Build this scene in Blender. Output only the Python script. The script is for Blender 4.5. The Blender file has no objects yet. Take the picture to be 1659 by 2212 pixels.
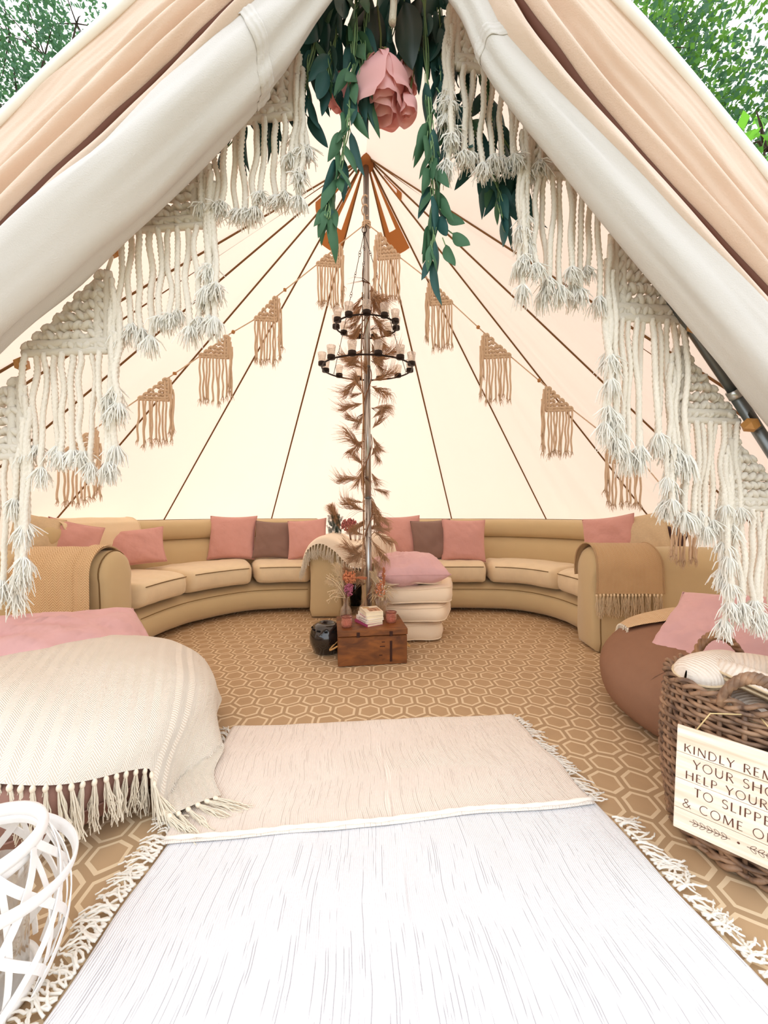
import bpy, math, random
from mathutils import Vector, Matrix, noise

# ------------------------------------------------------------------ camera, sky, sun, exposure
scene = bpy.context.scene
col = scene.collection
F, CX, CY, CH = 835.0, 829.5, 1106.0, 0.88          # focal length (px of the 1659x2212 frame), centre, eye height
R = math.radians
cam_d = bpy.data.cameras.new('camera'); cam = bpy.data.objects.new('camera', cam_d); col.objects.link(cam)
cam.location = (0, 0, CH); cam.rotation_euler = (R(90), 0, 0)
cam_d.sensor_fit = 'VERTICAL'; cam_d.sensor_height = 24.0; cam_d.lens = F / 2212 * 24.0
cam_d.clip_start = 0.02; cam_d.clip_end = 200
scene.camera = cam

world = bpy.data.worlds.new('sky'); scene.world = world; world.use_nodes = True
wn = world.node_tree; wn.nodes.clear()
w_out = wn.nodes.new('ShaderNodeOutputWorld'); w_bg = wn.nodes.new('ShaderNodeBackground')
w_tc = wn.nodes.new('ShaderNodeTexCoord'); w_no = wn.nodes.new('ShaderNodeTexNoise'); w_rm = wn.nodes.new('ShaderNodeValToRGB')
w_no.inputs['Scale'].default_value = 2.2; w_no.inputs['Detail'].default_value = 6
w_rm.color_ramp.elements[0].position = 0.38; w_rm.color_ramp.elements[0].color = (0.76, 0.87, 1.0, 1)
w_rm.color_ramp.elements[1].position = 0.56; w_rm.color_ramp.elements[1].color = (1.0, 1.0, 1.0, 1)
wn.links.new(w_tc.outputs['Generated'], w_no.inputs['Vector']); wn.links.new(w_no.outputs['Fac'], w_rm.inputs['Fac'])
wn.links.new(w_rm.outputs['Color'], w_bg.inputs['Color']); wn.links.new(w_bg.outputs[0], w_out.inputs[0])
w_bg.inputs['Strength'].default_value = 1.55

sun_d = bpy.data.lights.new('sun', 'SUN'); sun = bpy.data.objects.new('sun', sun_d); col.objects.link(sun)
sun_d.energy = 2.6; sun_d.angle = R(12); sun_d.color = (1.0, 0.96, 0.9)
sun.rotation_euler = Vector((-0.42, 0.5, 0.75)).to_track_quat('Z', 'Y').to_euler()   # the sun stands behind the tent, high and to the left

scene.view_settings.view_transform = 'Standard'; scene.view_settings.look = 'None'
scene.view_settings.gamma = 1.0; scene.view_settings.use_curve_mapping = False
scene.view_settings.exposure = 0.55
scene.cycles.max_bounces = 10; scene.cycles.diffuse_bounces = 6; scene.cycles.transparent_max_bounces = 16
scene.cycles.use_denoising = True; scene.cycles.sample_clamp_indirect = 6.0

# ------------------------------------------------------------------ helpers
rnd = random.Random(7)
def P(px, py, z): return Vector(((px - CX) * z / F, z, CH - (py - CY) * z / F))
def U(a, b): return rnd.uniform(a, b)
def lin(c): return tuple((x / 255 / 12.92) if x / 255 <= 0.04045 else ((x / 255 + 0.055) / 1.055) ** 2.4 for x in c)
def lerp(a, b, t): return a + (b - a) * t
def ss(a, b, x):
    t = min(1, max(0, (x - a) / (b - a))); return t * t * (3 - 2 * t)
def nz(x, y, z=0.0): return noise.noise(Vector((x, y, z)))
WM = {}
def wm(o): return WM.get(o.name, Matrix.Identity(4)) if o else Matrix.Identity(4)

def tag(o, label=None, cat=None, group=None, kind=None):
    if label: o['label'] = label
    if cat: o['category'] = cat
    if group: o['group'] = group
    if kind: o['kind'] = kind
    return o
def thing(name, label, cat, loc=(0, 0, 0), rz=0, group=None, kind=None):
    o = bpy.data.objects.new(name, None); col.objects.link(o); o.empty_display_size = 0.1
    o.location = loc; o.rotation_euler = (0, 0, rz)
    WM[o.name] = Matrix.Translation(Vector(loc)) @ Matrix.Rotation(rz, 4, 'Z')
    return tag(o, label, cat, group, kind)
def put(name, mesh, parent=None, M=None, local=False):
    """link an object that uses this mesh; M is its world matrix (or relative to the parent's origin with local)"""
    o = bpy.data.objects.new(name, mesh); col.objects.link(o)
    M = M if M is not None else Matrix.Identity(4)
    if parent is not None:
        o.parent = parent
        Ml = M if local else wm(parent).inverted() @ M
    else: Ml = M
    o.matrix_basis = Ml
    WM[o.name] = (wm(parent) @ Ml) if parent is not None else M
    return o

class MB:
    def __init__(s): s.v = []; s.f = []; s.uv = []
    def add(s, vs, fs, uvs=None):
        b = len(s.v); s.v.extend(tuple(v) for v in vs); s.f.extend(tuple(i + b for i in f) for f in fs)
        s.uv.extend(uvs if uvs else [(v[0], v[1]) for v in vs]); return s
    def tube(s, pts, r, n=8, caps=True, lobes=0, twist=0.0, depth=0.18, squash=None):
        pts = [Vector(p) for p in pts]; m = len(pts); vs = []; fs = []; uvs = []
        t0 = (pts[1] - pts[0]).normalized()
        ref = Vector((0, 0, 1)) if abs(t0.z) < 0.9 else Vector((1, 0, 0))
        nx = t0.cross(ref).normalized(); L = 0
        for i, p in enumerate(pts):
            t = (pts[min(i + 1, m - 1)] - pts[max(i - 1, 0)])
            t = t.normalized() if t.length > 1e-9 else t0
            nx = (nx - t * nx.dot(t)); nx = nx.normalized() if nx.length > 1e-9 else t.orthogonal().normalized()
            ny = t.cross(nx)
            if i: L += (p - pts[i - 1]).length
            rr = r(i / (m - 1)) if callable(r) else (r[i] if isinstance(r, (list, tuple)) else r)
            for k in range(n):
                a = 2 * math.pi * k / n
                q = rr * (1 + (depth * math.cos(lobes * a + twist * L) if lobes else 0))
                sx, sy = squash if squash else (1, 1)
                vs.append(p + nx * (q * math.cos(a) * sx) + ny * (q * math.sin(a) * sy)); uvs.append((k / n, L))
        for i in range(m - 1):
            for k in range(n):
                a = i * n + k; b = i * n + (k + 1) % n
                fs.append((a, b, b + n, a + n))
        if caps and n > 2:
            fs.append(tuple(range(n - 1, -1, -1))); fs.append(tuple((m - 1) * n + k for k in range(n)))
        return s.add(vs, fs, uvs)
    def grid(s, fn, nu, nv, u0=0, u1=1, v0=0, v1=1, wrap=False, uvf=None, flip=False):
        vs = []; fs = []; uvs = []
        cu = nu if wrap else nu + 1
        for j in range(nv + 1):
            for i in range(cu):
                u = lerp(u0, u1, i / nu); v = lerp(v0, v1, j / nv)
                vs.append(fn(u, v)); uvs.append(uvf(u, v) if uvf else (u, v))
        for j in range(nv):
            for i in range(nu):
                a = j * cu + i; b = j * cu + (i + 1) % cu
                f = (a, b, b + cu, a + cu); fs.append(f[::-1] if flip else f)
        return s.add(vs, fs, uvs)
    def lathe(s, prof, n=32, c=(0, 0, 0), M=None):
        c = Vector(c); vs = []; fs = []; m = len(prof); uvs = []
        for (r, z) in prof:
            for k in range(n):
                a = 2 * math.pi * k / n; p = Vector((r * math.cos(a), r * math.sin(a), z))
                vs.append((M @ p if M else p) + c); uvs.append((k / n, z))
        for i in range(m - 1):
            for k in range(n):
                a = i * n + k; b = i * n + (k + 1) % n; fs.append((a, b, b + n, a + n))
        return s.add(vs, fs, uvs)
    def disc(s, r, z, n=32, c=(0, 0, 0), M=None, up=True):
        c = Vector(c); vs = []
        for k in range(n):
            a = 2 * math.pi * k / n; p = Vector((r * math.cos(a), r * math.sin(a), z)); vs.append((M @ p if M else p) + c)
        f = tuple(range(n)); return s.add(vs, [f if up else f[::-1]])
    def ell(s, c, rad, M=None, nu=10, nv=6):
        c = Vector(c)
        def fn(u, v):
            a = 2 * math.pi * u; b = math.pi * (v - 0.5)
            p = Vector((rad[0] * math.cos(b) * math.cos(a), rad[1] * math.cos(b) * math.sin(a), rad[2] * math.sin(b)))
            return (M @ p if M else p) + c
        return s.grid(fn, nu, nv, wrap=True)
    def box(s, c, size, M=None, bev=0.0):
        c = Vector(c); hx, hy, hz = size[0] / 2, size[1] / 2, size[2] / 2; b = min(bev, hx * .9, hy * .9, hz * .9)
        def tr(p): return (M @ p if M else p) + c
        if b <= 0:
            vs = [tr(Vector((x, y, z))) for z in (-hz, hz) for y in (-hy, hy) for x in (-hx, hx)]
            return s.add(vs, [(0, 2, 3, 1), (4, 5, 7, 6), (0, 1, 5, 4), (2, 6, 7, 3), (0, 4, 6, 2), (1, 3, 7, 5)])
        vs = []; idx = {}
        for sx in (-1, 1):
            for sy in (-1, 1):
                for sz in (-1, 1):
                    for ax in range(3):
                        h = [hx - b, hy - b, hz - b]; h[ax] = (hx, hy, hz)[ax]
                        idx[(sx, sy, sz, ax)] = len(vs); vs.append(tr(Vector((sx * h[0], sy * h[1], sz * h[2]))))
        fs = []
        for ax in range(3):
            o = [i for i in range(3) if i != ax]
            for sg in (-1, 1):
                q = []
                for (a, d) in ((-1, -1), (1, -1), (1, 1), (-1, 1)):
                    k = [0, 0, 0]; k[ax] = sg; k[o[0]] = a; k[o[1]] = d; q.append(idx[(k[0], k[1], k[2], ax)])
                flip = (sg < 0) != (ax == 1); fs.append(tuple(q[::-1] if flip else q))
        for ax in range(3):
            o = [i for i in range(3) if i != ax]
            for a in (-1, 1):
                for d in (-1, 1):
                    k1 = [0, 0, 0]; k1[o[0]] = a; k1[o[1]] = d; k2 = k1[:]; k1[ax] = -1; k2[ax] = 1
                    fs.append((idx[(*k1, o[0])], idx[(*k2, o[0])], idx[(*k2, o[1])], idx[(*k1, o[1])]))
        for sx in (-1, 1):
            for sy in (-1, 1):
                for sz in (-1, 1): fs.append(tuple(idx[(sx, sy, sz, a)] for a in range(3)))
        return s.add(vs, fs)
    def mesh(s, name, mat, smooth=True, fix=False):
        me = bpy.data.meshes.new(name); me.from_pydata(s.v, [], s.f)
        uvl = me.uv_layers.new(name='UVMap'); uv = s.uv
        flat = []
        for l in me.loops: flat.extend(uv[l.vertex_index])
        uvl.data.foreach_set('uv', flat)
        if smooth: me.polygons.foreach_set('use_smooth', [True] * len(me.polygons))
        if fix:
            import bmesh
            bm = bmesh.new(); bm.from_mesh(me); bmesh.ops.remove_doubles(bm, verts=bm.verts, dist=1e-5)
            bmesh.ops.recalc_face_normals(bm, faces=bm.faces); bm.to_mesh(me); bm.free()
        me.materials.append(mat); me.update(); return me
    def build(s, name, mat, parent=None, smooth=True, fix=False, origin=None):
        me = s.mesh(name, mat, smooth, fix)
        if origin is not None:
            me.transform(Matrix.Translation(-Vector(origin))); return put(name, me, parent, Matrix.Translation(Vector(origin)))
        return put(name, me, parent)

def catmull(pts, n):
    pts = [Vector(p) for p in pts]; out = []
    q = [pts[0] * 2 - pts[1]] + pts + [pts[-1] * 2 - pts[-2]]
    for i in range(1, len(q) - 2):
        for k in range(n):
            t = k / n; a, b, c, d = q[i - 1], q[i], q[i + 1], q[i + 2]
            out.append(0.5 * ((2 * b) + (c - a) * t + (2 * a - 5 * b + 4 * c - d) * t * t + (3 * b - a - 3 * c + d) * t ** 3))
    out.append(pts[-1]); return out

# ------------------------------------------------------------------ materials
def ng(m): return m.node_tree.nodes, m.node_tree.links
def mat_new(name):
    m = bpy.data.materials.new(name); m.use_nodes = True; n, l = ng(m); n.clear()
    out = n.new('ShaderNodeOutputMaterial'); return m, n, l, out
def M_plain(name, c, rough=0.7, metal=0.0, var=0.06, scale=18.0, bump=0.0, bscale=60.0, spec=0.3, coat=0.0, sheen=0.0, space='Object', trans=0.0, tcol=None):
    """principled colour with a little mottling, fine relief, optional light passing through thin cloth"""
    m, n, l, out = mat_new(name)
    b = n.new('ShaderNodeBsdfPrincipled'); tc = n.new('ShaderNodeTexCoord')
    c = lin(c); no = n.new('ShaderNodeTexNoise'); no.inputs['Scale'].default_value = scale; no.inputs['Detail'].default_value = 4
    l.new(tc.outputs[space], no.inputs['Vector'])
    mx = n.new('ShaderNodeMix'); mx.data_type = 'RGBA'
    mx.inputs[6].default_value = tuple(x * (1 - var) for x in c) + (1,); mx.inputs[7].default_value = tuple(min(1, x * (1 + var)) for x in c) + (1,)
    l.new(no.outputs['Fac'], mx.inputs[0]); l.new(mx.outputs[2], b.inputs['Base Color'])
    b.inputs['Roughness'].default_value = rough; b.inputs['Metallic'].default_value = metal
    b.inputs['Specular IOR Level'].default_value = spec; b.inputs['Coat Weight'].default_value = coat
    b.inputs['Sheen Weight'].default_value = sheen
    if bump > 0:
        n2 = n.new('ShaderNodeTexNoise'); n2.inputs['Scale'].default_value = bscale; n2.inputs['Detail'].default_value = 3
        l.new(tc.outputs[space], n2.inputs['Vector'])
        bp = n.new('ShaderNodeBump'); bp.inputs['Strength'].default_value = bump; bp.inputs['Distance'].default_value = 0.004 if bscale > 20 else 0.03
        l.new(n2.outputs['Fac'], bp.inputs['Height']); l.new(bp.outputs[0], b.inputs['Normal'])
    if trans > 0:
        t = n.new('ShaderNodeBsdfTranslucent'); t.inputs['Color'].default_value = (lin(tcol) if tcol else c) + (1,)
        mxs = n.new('ShaderNodeMixShader'); mxs.inputs[0].default_value = trans
        l.new(b.outputs[0], mxs.inputs[1]); l.new(t.outputs[0], mxs.inputs[2]); l.new(mxs.outputs[0], out.inputs[0])
    else: l.new(b.outputs[0], out.inputs[0])
    return m
def math_node(n, l, op, a, b=None, c=None):
    x = n.new('ShaderNodeMath'); x.operation = op
    for i, q in enumerate((a, b, c)):
        if q is None: continue
        if isinstance(q, (int, float)): x.inputs[i].default_value = q
        else: l.new(q, x.inputs[i])
    return x.outputs[0]
def M_weave(name, c1, c2, chev=0.03, pitch=0.006, slope=1.0, rough=0.85, bump=0.5, fade=0.5):
    """herringbone cloth; UV in metres"""
    m, n, l, out = mat_new(name); b = n.new('ShaderNodeBsdfPrincipled'); uv = n.new('ShaderNodeUVMap'); sp = n.new('ShaderNodeSeparateXYZ')
    l.new(uv.outputs[0], sp.inputs[0])
    zig = math_node(n, l, 'PINGPONG', sp.outputs[0], chev)
    s = math_node(n, l, 'ADD', sp.outputs[1], math_node(n, l, 'MULTIPLY', zig, slope))
    w = math_node(n, l, 'SINE', math_node(n, l, 'MULTIPLY', s, 2 * math.pi / pitch))
    w = math_node(n, l, 'MULTIPLY_ADD', w, 0.5, 0.5)
    no = n.new('ShaderNodeTexNoise'); no.inputs['Scale'].default_value = 9; l.new(uv.outputs[0], no.inputs['Vector'])
    fac = math_node(n, l, 'MULTIPLY', w, math_node(n, l, 'MULTIPLY_ADD', no.outputs['Fac'], 0.6, fade))
    mx = n.new('ShaderNodeMix'); mx.data_type = 'RGBA'; mx.inputs[6].default_value = lin(c1) + (1,); mx.inputs[7].default_value = lin(c2) + (1,)
    l.new(fac, mx.inputs[0]); l.new(mx.outputs[2], b.inputs['Base Color'])
    bp = n.new('ShaderNodeBump'); bp.inputs['Strength'].default_value = bump; bp.inputs['Distance'].default_value = 0.003
    l.new(w, bp.inputs['Height']); l.new(bp.outputs[0], b.inputs['Normal'])
    b.inputs['Roughness'].default_value = rough; b.inputs['Specular IOR Level'].default_value = 0.1; b.inputs['Sheen Weight'].default_value = 0.15
    l.new(b.outputs[0], out.inputs[0]); return m
def M_rib(name, c1, c2, pitch=0.0055, bump=0.8):
    m, n, l, out = mat_new(name); b = n.new('ShaderNodeBsdfPrincipled'); uv = n.new('ShaderNodeUVMap'); sp = n.new('ShaderNodeSeparateXYZ')
    no = n.new('ShaderNodeTexNoise'); no.inputs['Scale'].default_value = 6; no.inputs['Detail'].default_value = 3; l.new(uv.outputs[0], no.inputs['Vector'])
    l.new(uv.outputs[0], sp.inputs[0])
    x = math_node(n, l, 'ADD', sp.outputs[0], math_node(n, l, 'MULTIPLY', no.outputs['Fac'], 0.02))
    w = math_node(n, l, 'MULTIPLY_ADD', math_node(n, l, 'SINE', math_node(n, l, 'MULTIPLY', x, 2 * math.pi / pitch)), 0.5, 0.5)
    # broken dark gaps between ribs
    mp = n.new('ShaderNodeMapping'); mp.inputs['Scale'].default_value = (190, 5, 1); l.new(uv.outputs[0], mp.inputs[0])
    n2 = n.new('ShaderNodeTexNoise'); n2.inputs['Scale'].default_value = 1; n2.inputs['Detail'].default_value = 2; l.new(mp.outputs[0], n2.inputs['Vector'])
    gap = math_node(n, l, 'MULTIPLY', math_node(n, l, 'LESS_THAN', w, 0.16), math_node(n, l, 'GREATER_THAN', n2.outputs['Fac'], 0.58))
    mp2 = n.new('ShaderNodeMapping'); mp2.inputs['Scale'].default_value = (60, 240, 1); l.new(uv.outputs[0], mp2.inputs[0])
    n3 = n.new('ShaderNodeTexNoise'); n3.inputs['Scale'].default_value = 1; l.new(mp2.outputs[0], n3.inputs['Vector'])
    mx = n.new('ShaderNodeMix'); mx.data_type = 'RGBA'; mx.inputs[6].default_value = lin(c1) + (1,); mx.inputs[7].default_value = lin(c2) + (1,)
    inv = math_node(n, l, 'SUBTRACT', 1.0, w); l.new(math_node(n, l, 'ADD', math_node(n, l, 'MULTIPLY', gap, 0.55), math_node(n, l, 'MULTIPLY', math_node(n, l, 'MULTIPLY', inv, inv), 0.16)), mx.inputs[0]); l.new(mx.outputs[2], b.inputs['Base Color'])
    bp = n.new('ShaderNodeBump'); bp.inputs['Strength'].default_value = bump; bp.inputs['Distance'].default_value = 0.002
    l.new(math_node(n, l, 'ADD', w, math_node(n, l, 'MULTIPLY', n3.outputs['Fac'], 0.7)), bp.inputs['Height']); l.new(bp.outputs[0], b.inputs['Normal'])
    b.inputs['Roughness'].default_value = 0.9; b.inputs['Specular IOR Level'].default_value = 0.1
    l.new(b.outputs[0], out.inputs[0]); return m
def M_hex(name, pitch, tan, cream):
    """printed carpet: a cream hexagon outline inside every tan hexagon"""
    m, n, l, out = mat_new(name); b = n.new('ShaderNodeBsdfPrincipled'); tc = n.new('ShaderNodeTexCoord')
    no = n.new('ShaderNodeTexNoise'); no.inputs['Scale'].default_value = 5; no.inputs['Detail'].default_value = 1; l.new(tc.outputs['Object'], no.inputs['Vector'])
    vm = n.new('ShaderNodeVectorMath'); vm.operation = 'MULTIPLY_ADD'; vm.inputs[1].default_value = (0.035, 0.05, 0); vm.inputs[2].default_value = (0, 0, 0)
    l.new(no.outputs['Color'], vm.inputs[0])
    ad = n.new('ShaderNodeVectorMath'); ad.operation = 'ADD'; l.new(tc.outputs['Object'], ad.inputs[0]); l.new(vm.outputs[0], ad.inputs[1])
    sc = n.new('ShaderNodeVectorMath'); sc.operation = 'SCALE'; sc.inputs['Scale'].default_value = 1 / pitch; l.new(ad.outputs[0], sc.inputs[0])
    sp = n.new('ShaderNodeSeparateXYZ'); l.new(sc.outputs[0], sp.inputs[0])
    S3 = math.sqrt(3)
    def cell(ox, oy):
        x = math_node(n, l, 'SUBTRACT', math_node(n, l, 'FLOORED_MODULO', math_node(n, l, 'ADD', sp.outputs[0], ox), 1.0), 0.5)
        y = math_node(n, l, 'SUBTRACT', math_node(n, l, 'FLOORED_MODULO', math_node(n, l, 'ADD', sp.outputs[1], oy), S3), S3 / 2)
        ax = math_node(n, l, 'ABSOLUTE', x); ay = math_node(n, l, 'ABSOLUTE', y)
        d = math_node(n, l, 'MAXIMUM', ax, math_node(n, l, 'ADD', math_node(n, l, 'MULTIPLY', ax, 0.5), math_node(n, l, 'MULTIPLY', ay, S3 / 2)))
        return d
    d = math_node(n, l, 'MINIMUM', cell(0, 0), cell(0.5, S3 / 2))
    ring = math_node(n, l, 'COMPARE', d, 0.385, 0.045)
    gap = math_node(n, l, 'GREATER_THAN', d, 0.43)
    nn = n.new('ShaderNodeTexNoise'); nn.inputs['Scale'].default_value = 14; l.new(tc.outputs['Object'], nn.inputs['Vector'])
    t1 = n.new('ShaderNodeMix'); t1.data_type = 'RGBA'; t = lin(tan); t1.inputs[6].default_value = tuple(x * .9 for x in t) + (1,); t1.inputs[7].default_value = tuple(x * 1.1 for x in t) + (1,)
    l.new(nn.outputs['Fac'], t1.inputs[0])
    t2 = n.new('ShaderNodeMix'); t2.data_type = 'RGBA'; t2.inputs[7].default_value = tuple(x * .90 for x in t) + (1,); l.new(gap, t2.inputs[0]); l.new(t1.outputs[2], t2.inputs[6])
    mx = n.new('ShaderNodeMix'); mx.data_type = 'RGBA'; mx.inputs[7].default_value = lin(cream) + (1,); l.new(t2.outputs[2], mx.inputs[6])
    l.new(math_node(n, l, 'MULTIPLY', ring, 0.8), mx.inputs[0])
    l.new(mx.outputs[2], b.inputs['Base Color']); b.inputs['Roughness'].default_value = 0.75; b.inputs['Specular IOR Level'].default_value = 0.15
    l.new(b.outputs[0], out.inputs[0]); return m
def M_canvas(name, c, tcol, tr, bump=0.25):
    return M_plain(name, c, 0.9, var=0.04, scale=3, bump=bump, bscale=400, spec=0.05, trans=tr, tcol=tcol)
def M_glass(name, c, alpha=0.75, gl=0.12):
    m, n, l, out = mat_new(name); t = n.new('ShaderNodeBsdfTransparent'); t.inputs[0].default_value = c + (1,)
    g = n.new('ShaderNodeBsdfGlossy'); g.inputs['Roughness'].default_value = 0.08
    d = n.new('ShaderNodeBsdfTranslucent'); d.inputs[0].default_value = tuple(min(1, x + .1) for x in c) + (1,)
    no = n.new('ShaderNodeTexNoise'); no.inputs['Scale'].default_value = 120; tc = n.new('ShaderNodeTexCoord'); l.new(tc.outputs['Object'], no.inputs[0])
    m1 = n.new('ShaderNodeMixShader'); l.new(math_node(n, l, 'MULTIPLY_ADD', no.outputs['Fac'], 0.4, alpha - 0.2), m1.inputs[0]); l.new(d.outputs[0], m1.inputs[1]); l.new(t.outputs[0], m1.inputs[2])
    m2 = n.new('ShaderNodeMixShader'); lw = n.new('ShaderNodeLayerWeight'); lw.inputs[0].default_value = 0.35
    l.new(math_node(n, l, 'MULTIPLY', lw.outputs['Facing'], gl * 4), m2.inputs[0]); l.new(m1.outputs[0], m2.inputs[1]); l.new(g.outputs[0], m2.inputs[2])
    l.new(m2.outputs[0], out.inputs[0]); return m
def M_wood(name, c1, c2, scale=(3, 30, 30), rough=0.5, bump=0.3):
    m, n, l, out = mat_new(name); b = n.new('ShaderNodeBsdfPrincipled'); tc = n.new('ShaderNodeTexCoord'); mp = n.new('ShaderNodeMapping'); mp.inputs['Scale'].default_value = scale
    l.new(tc.outputs['Object'], mp.inputs[0]); no = n.new('ShaderNodeTexNoise'); no.inputs['Scale'].default_value = 1.6; no.inputs['Detail'].default_value = 6; no.inputs['Distortion'].default_value = 0.6
    l.new(mp.outputs[0], no.inputs['Vector']); rp = n.new('ShaderNodeValToRGB'); rp.color_ramp.elements[0].position = 0.3; rp.color_ramp.elements[1].position = 0.7
    rp.color_ramp.elements[0].color = lin(c1) + (1,); rp.color_ramp.elements[1].color = lin(c2) + (1,)
    l.new(no.outputs['Fac'], rp.inputs[0]); l.new(rp.outputs[0], b.inputs['Base Color']); b.inputs['Roughness'].default_value = rough
    bp = n.new('ShaderNodeBump'); bp.inputs['Strength'].default_value = bump; bp.inputs['Distance'].default_value = 0.002; l.new(no.outputs['Fac'], bp.inputs['Height']); l.new(bp.outputs[0], b.inputs['Normal'])
    l.new(b.outputs[0], out.inputs[0]); return m

C_roof = M_canvas('roof_canvas', (240, 226, 218), (252, 232, 214), 0.34)
C_front = M_canvas('front_canvas', (226, 203, 186), (240, 210, 184), 0.10)
C_roll = M_canvas('rolled_canvas', (218, 212, 207), (235, 225, 210), 0.12)
C_vent = M_canvas('vent_canvas', (170, 115, 70), (200, 130, 70), 0.3)
C_seam = M_plain('seam_webbing', (122, 86, 50), 0.9)
C_fold = M_plain('crease_shade', (104, 68, 56), 0.9)  # dark brown standing in for the shade deep in the front crease
C_edge = M_plain('edge_binding', (245, 243, 238), 0.8)
C_carpet = M_hex('hexagon_carpet', 0.106, (182, 152, 117), (228, 206, 172))
C_rugA = M_rib('rug_cream', (244, 232, 221), (176, 162, 152))
C_rugB = M_rib('rug_white', (243, 242, 245), (140, 138, 146))
C_cotton = M_plain('cotton_rope', (240, 231, 217), 0.95, var=0.08, scale=60, bump=0.5, bscale=300, spec=0.05, trans=0.15)
C_fray = M_plain('frayed_cotton', (255, 251, 244), 0.95, var=0.02, spec=0.05, trans=0.35, tcol=(255, 252, 246))
C_jute = M_plain('inner_cotton', (226, 202, 174), 0.95, var=0.1, scale=80, bump=0.4, bscale=300, spec=0.05, trans=0.1)
C_bead = M_wood('bead_wood', (158, 106, 48), (196, 140, 74), (20, 20, 60), 0.45)
C_steel = M_plain('pole_steel', (190, 188, 184), 0.28, metal=0.9, var=0.04, spec=0.5)
C_dsteel = M_plain('frame_steel', (120, 124, 124), 0.35, metal=0.85, var=0.05)
C_iron = M_plain('black_iron', (42, 32, 28), 0.55, metal=0.4, var=0.15)
C_sofa = M_plain('sofa_flock', (204, 182, 140), 0.8, var=0.05, scale=6, bump=0.12, bscale=250, spec=0.2, sheen=0.25)
C_seat = M_plain('seat_flock', (230, 210, 174), 0.8, var=0.09, scale=14, bump=0.15, bscale=200, spec=0.15, sheen=0.3)
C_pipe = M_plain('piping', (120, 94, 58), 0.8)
C_pink = M_plain('pink_cotton', (212, 160, 152), 0.85, var=0.05, scale=8, bump=0.5, bscale=9, spec=0.1, sheen=0.2)
C_pink2 = M_plain('pale_pink_cotton', (220, 176, 176), 0.85, var=0.05, scale=8, bump=0.9, bscale=7, spec=0.1, sheen=0.2)
C_mauve = M_plain('mauve_cotton', (142, 114, 104), 0.9, var=0.06, scale=10, bump=0.15, bscale=500, spec=0.1, sheen=0.2)
C_linen = M_plain('linen', (214, 192, 158), 0.9, var=0.12, scale=90, bump=0.3, bscale=400, spec=0.1)
C_dark = M_plain('dark_sequin', (60, 34, 36), 0.5, var=0.4, scale=120, bump=0.6, bscale=160)
C_floorc = M_plain('cream_velvet', (240, 220, 192), 0.85, var=0.04, scale=6, bump=0.12, bscale=300, spec=0.1, sheen=0.3)
C_throw = M_weave('cream_herringbone', (248, 242, 230), (222, 211, 194), 0.022, 0.008, 1.3, bump=0.7)
C_tan = M_weave('tan_herringbone', (232, 204, 162), (186, 146, 102), 0.02, 0.013, 1.1)
C_tan2 = M_weave('camel_herringbone', (212, 180, 138), (176, 140, 98), 0.012, 0.008, 1.2)
C_blank = M_plain('cream_blanket', (232, 212, 178), 0.9, var=0.05, scale=12, bump=0.2, bscale=200, spec=0.1, sheen=0.2)
C_ivory = M_plain('ivory_throw', (246, 232, 210), 0.9, var=0.04, scale=12, bump=0.25, bscale=260, spec=0.1, sheen=0.2)
C_tassel = M_plain('cream_tassel', (238, 228, 208), 0.95, var=0.08, scale=60, spec=0.05)
C_ttas = M_plain('tan_tassel', (226, 204, 168), 0.95, var=0.1, scale=60, spec=0.05)
C_bean = M_plain('mauve_brown_linen', (150, 114, 102), 0.9, var=0.07, scale=20, bump=0.25, bscale=350, spec=0.1)
C_bean2 = M_plain('rust_brown_linen', (148, 112, 90), 0.9, var=0.07, scale=20, bump=0.25, bscale=350, spec=0.1)
C_wick = M_wood('wicker', (84, 62, 50), (170, 134, 104), (14, 14, 14), 0.55, 0.4)
C_wick2 = M_wood('wicker_handle', (104, 72, 52), (178, 134, 92), (14, 14, 14), 0.5, 0.4)
C_sign = M_wood('whitewashed_board', (214, 196, 170), (250, 240, 224), (2, 40, 26), 0.7, 0.15)
C_ink = M_plain('brown_lettering', (96, 58, 44), 0.8)
C_string = M_plain('string', (214, 190, 140), 0.9)
C_white = M_plain('white_willow', (240, 238, 236), 0.65, var=0.04, scale=20, bump=0.3, bscale=60, spec=0.3)
C_slip = M_rib('ribbed_slipper', (244, 232, 218), (216, 196, 176), 0.012, 1.0)
C_chest = M_wood('chest_wood', (82, 43, 16), (142, 84, 34), (6, 14, 14), 0.45, 0.4)
C_chestd = M_plain('dark_stain', (52, 24, 14), 0.5)
C_rope = M_plain('rope', (214, 170, 110), 0.9, bump=0.5, bscale=200)
C_blackpot = M_plain('black_glaze', (26, 24, 24), 0.12, var=0.1, spec=0.6, coat=0.6)
C_hole = M_plain('black_hole', (6, 6, 6), 0.9)
C_gl = M_glass('clear_glass', (0.97, 0.94, 0.90), 0.72)
C_glp = M_glass('pink_glass', (0.93, 0.66, 0.60), 0.62, 0.2)
C_glv = M_glass('vase_glass', (0.97, 0.92, 0.86), 0.82, 0.2)
C_wax = M_plain('candle_wax', (248, 236, 226), 0.5, trans=0.2)
C_page = M_plain('book_pages', (244, 228, 196), 0.9, var=0.12, scale=200)
C_leaf = M_plain('eucalyptus_leaf', (66, 104, 74), 0.55, var=0.3, scale=14, spec=0.3, trans=0.12, tcol=(80, 130, 70))
C_leaf2 = M_plain('eucalyptus_leaf_dark', (40, 80, 76), 0.5, var=0.3, scale=14, spec=0.3, trans=0.08, tcol=(50, 90, 60))
C_leaf3 = M_plain('magnolia_leaf', (20, 40, 30), 0.4, var=0.3, scale=10, spec=0.4)
C_stem = M_plain('eucalyptus_stem', (122, 150, 104), 0.7, var=0.15)
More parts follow.
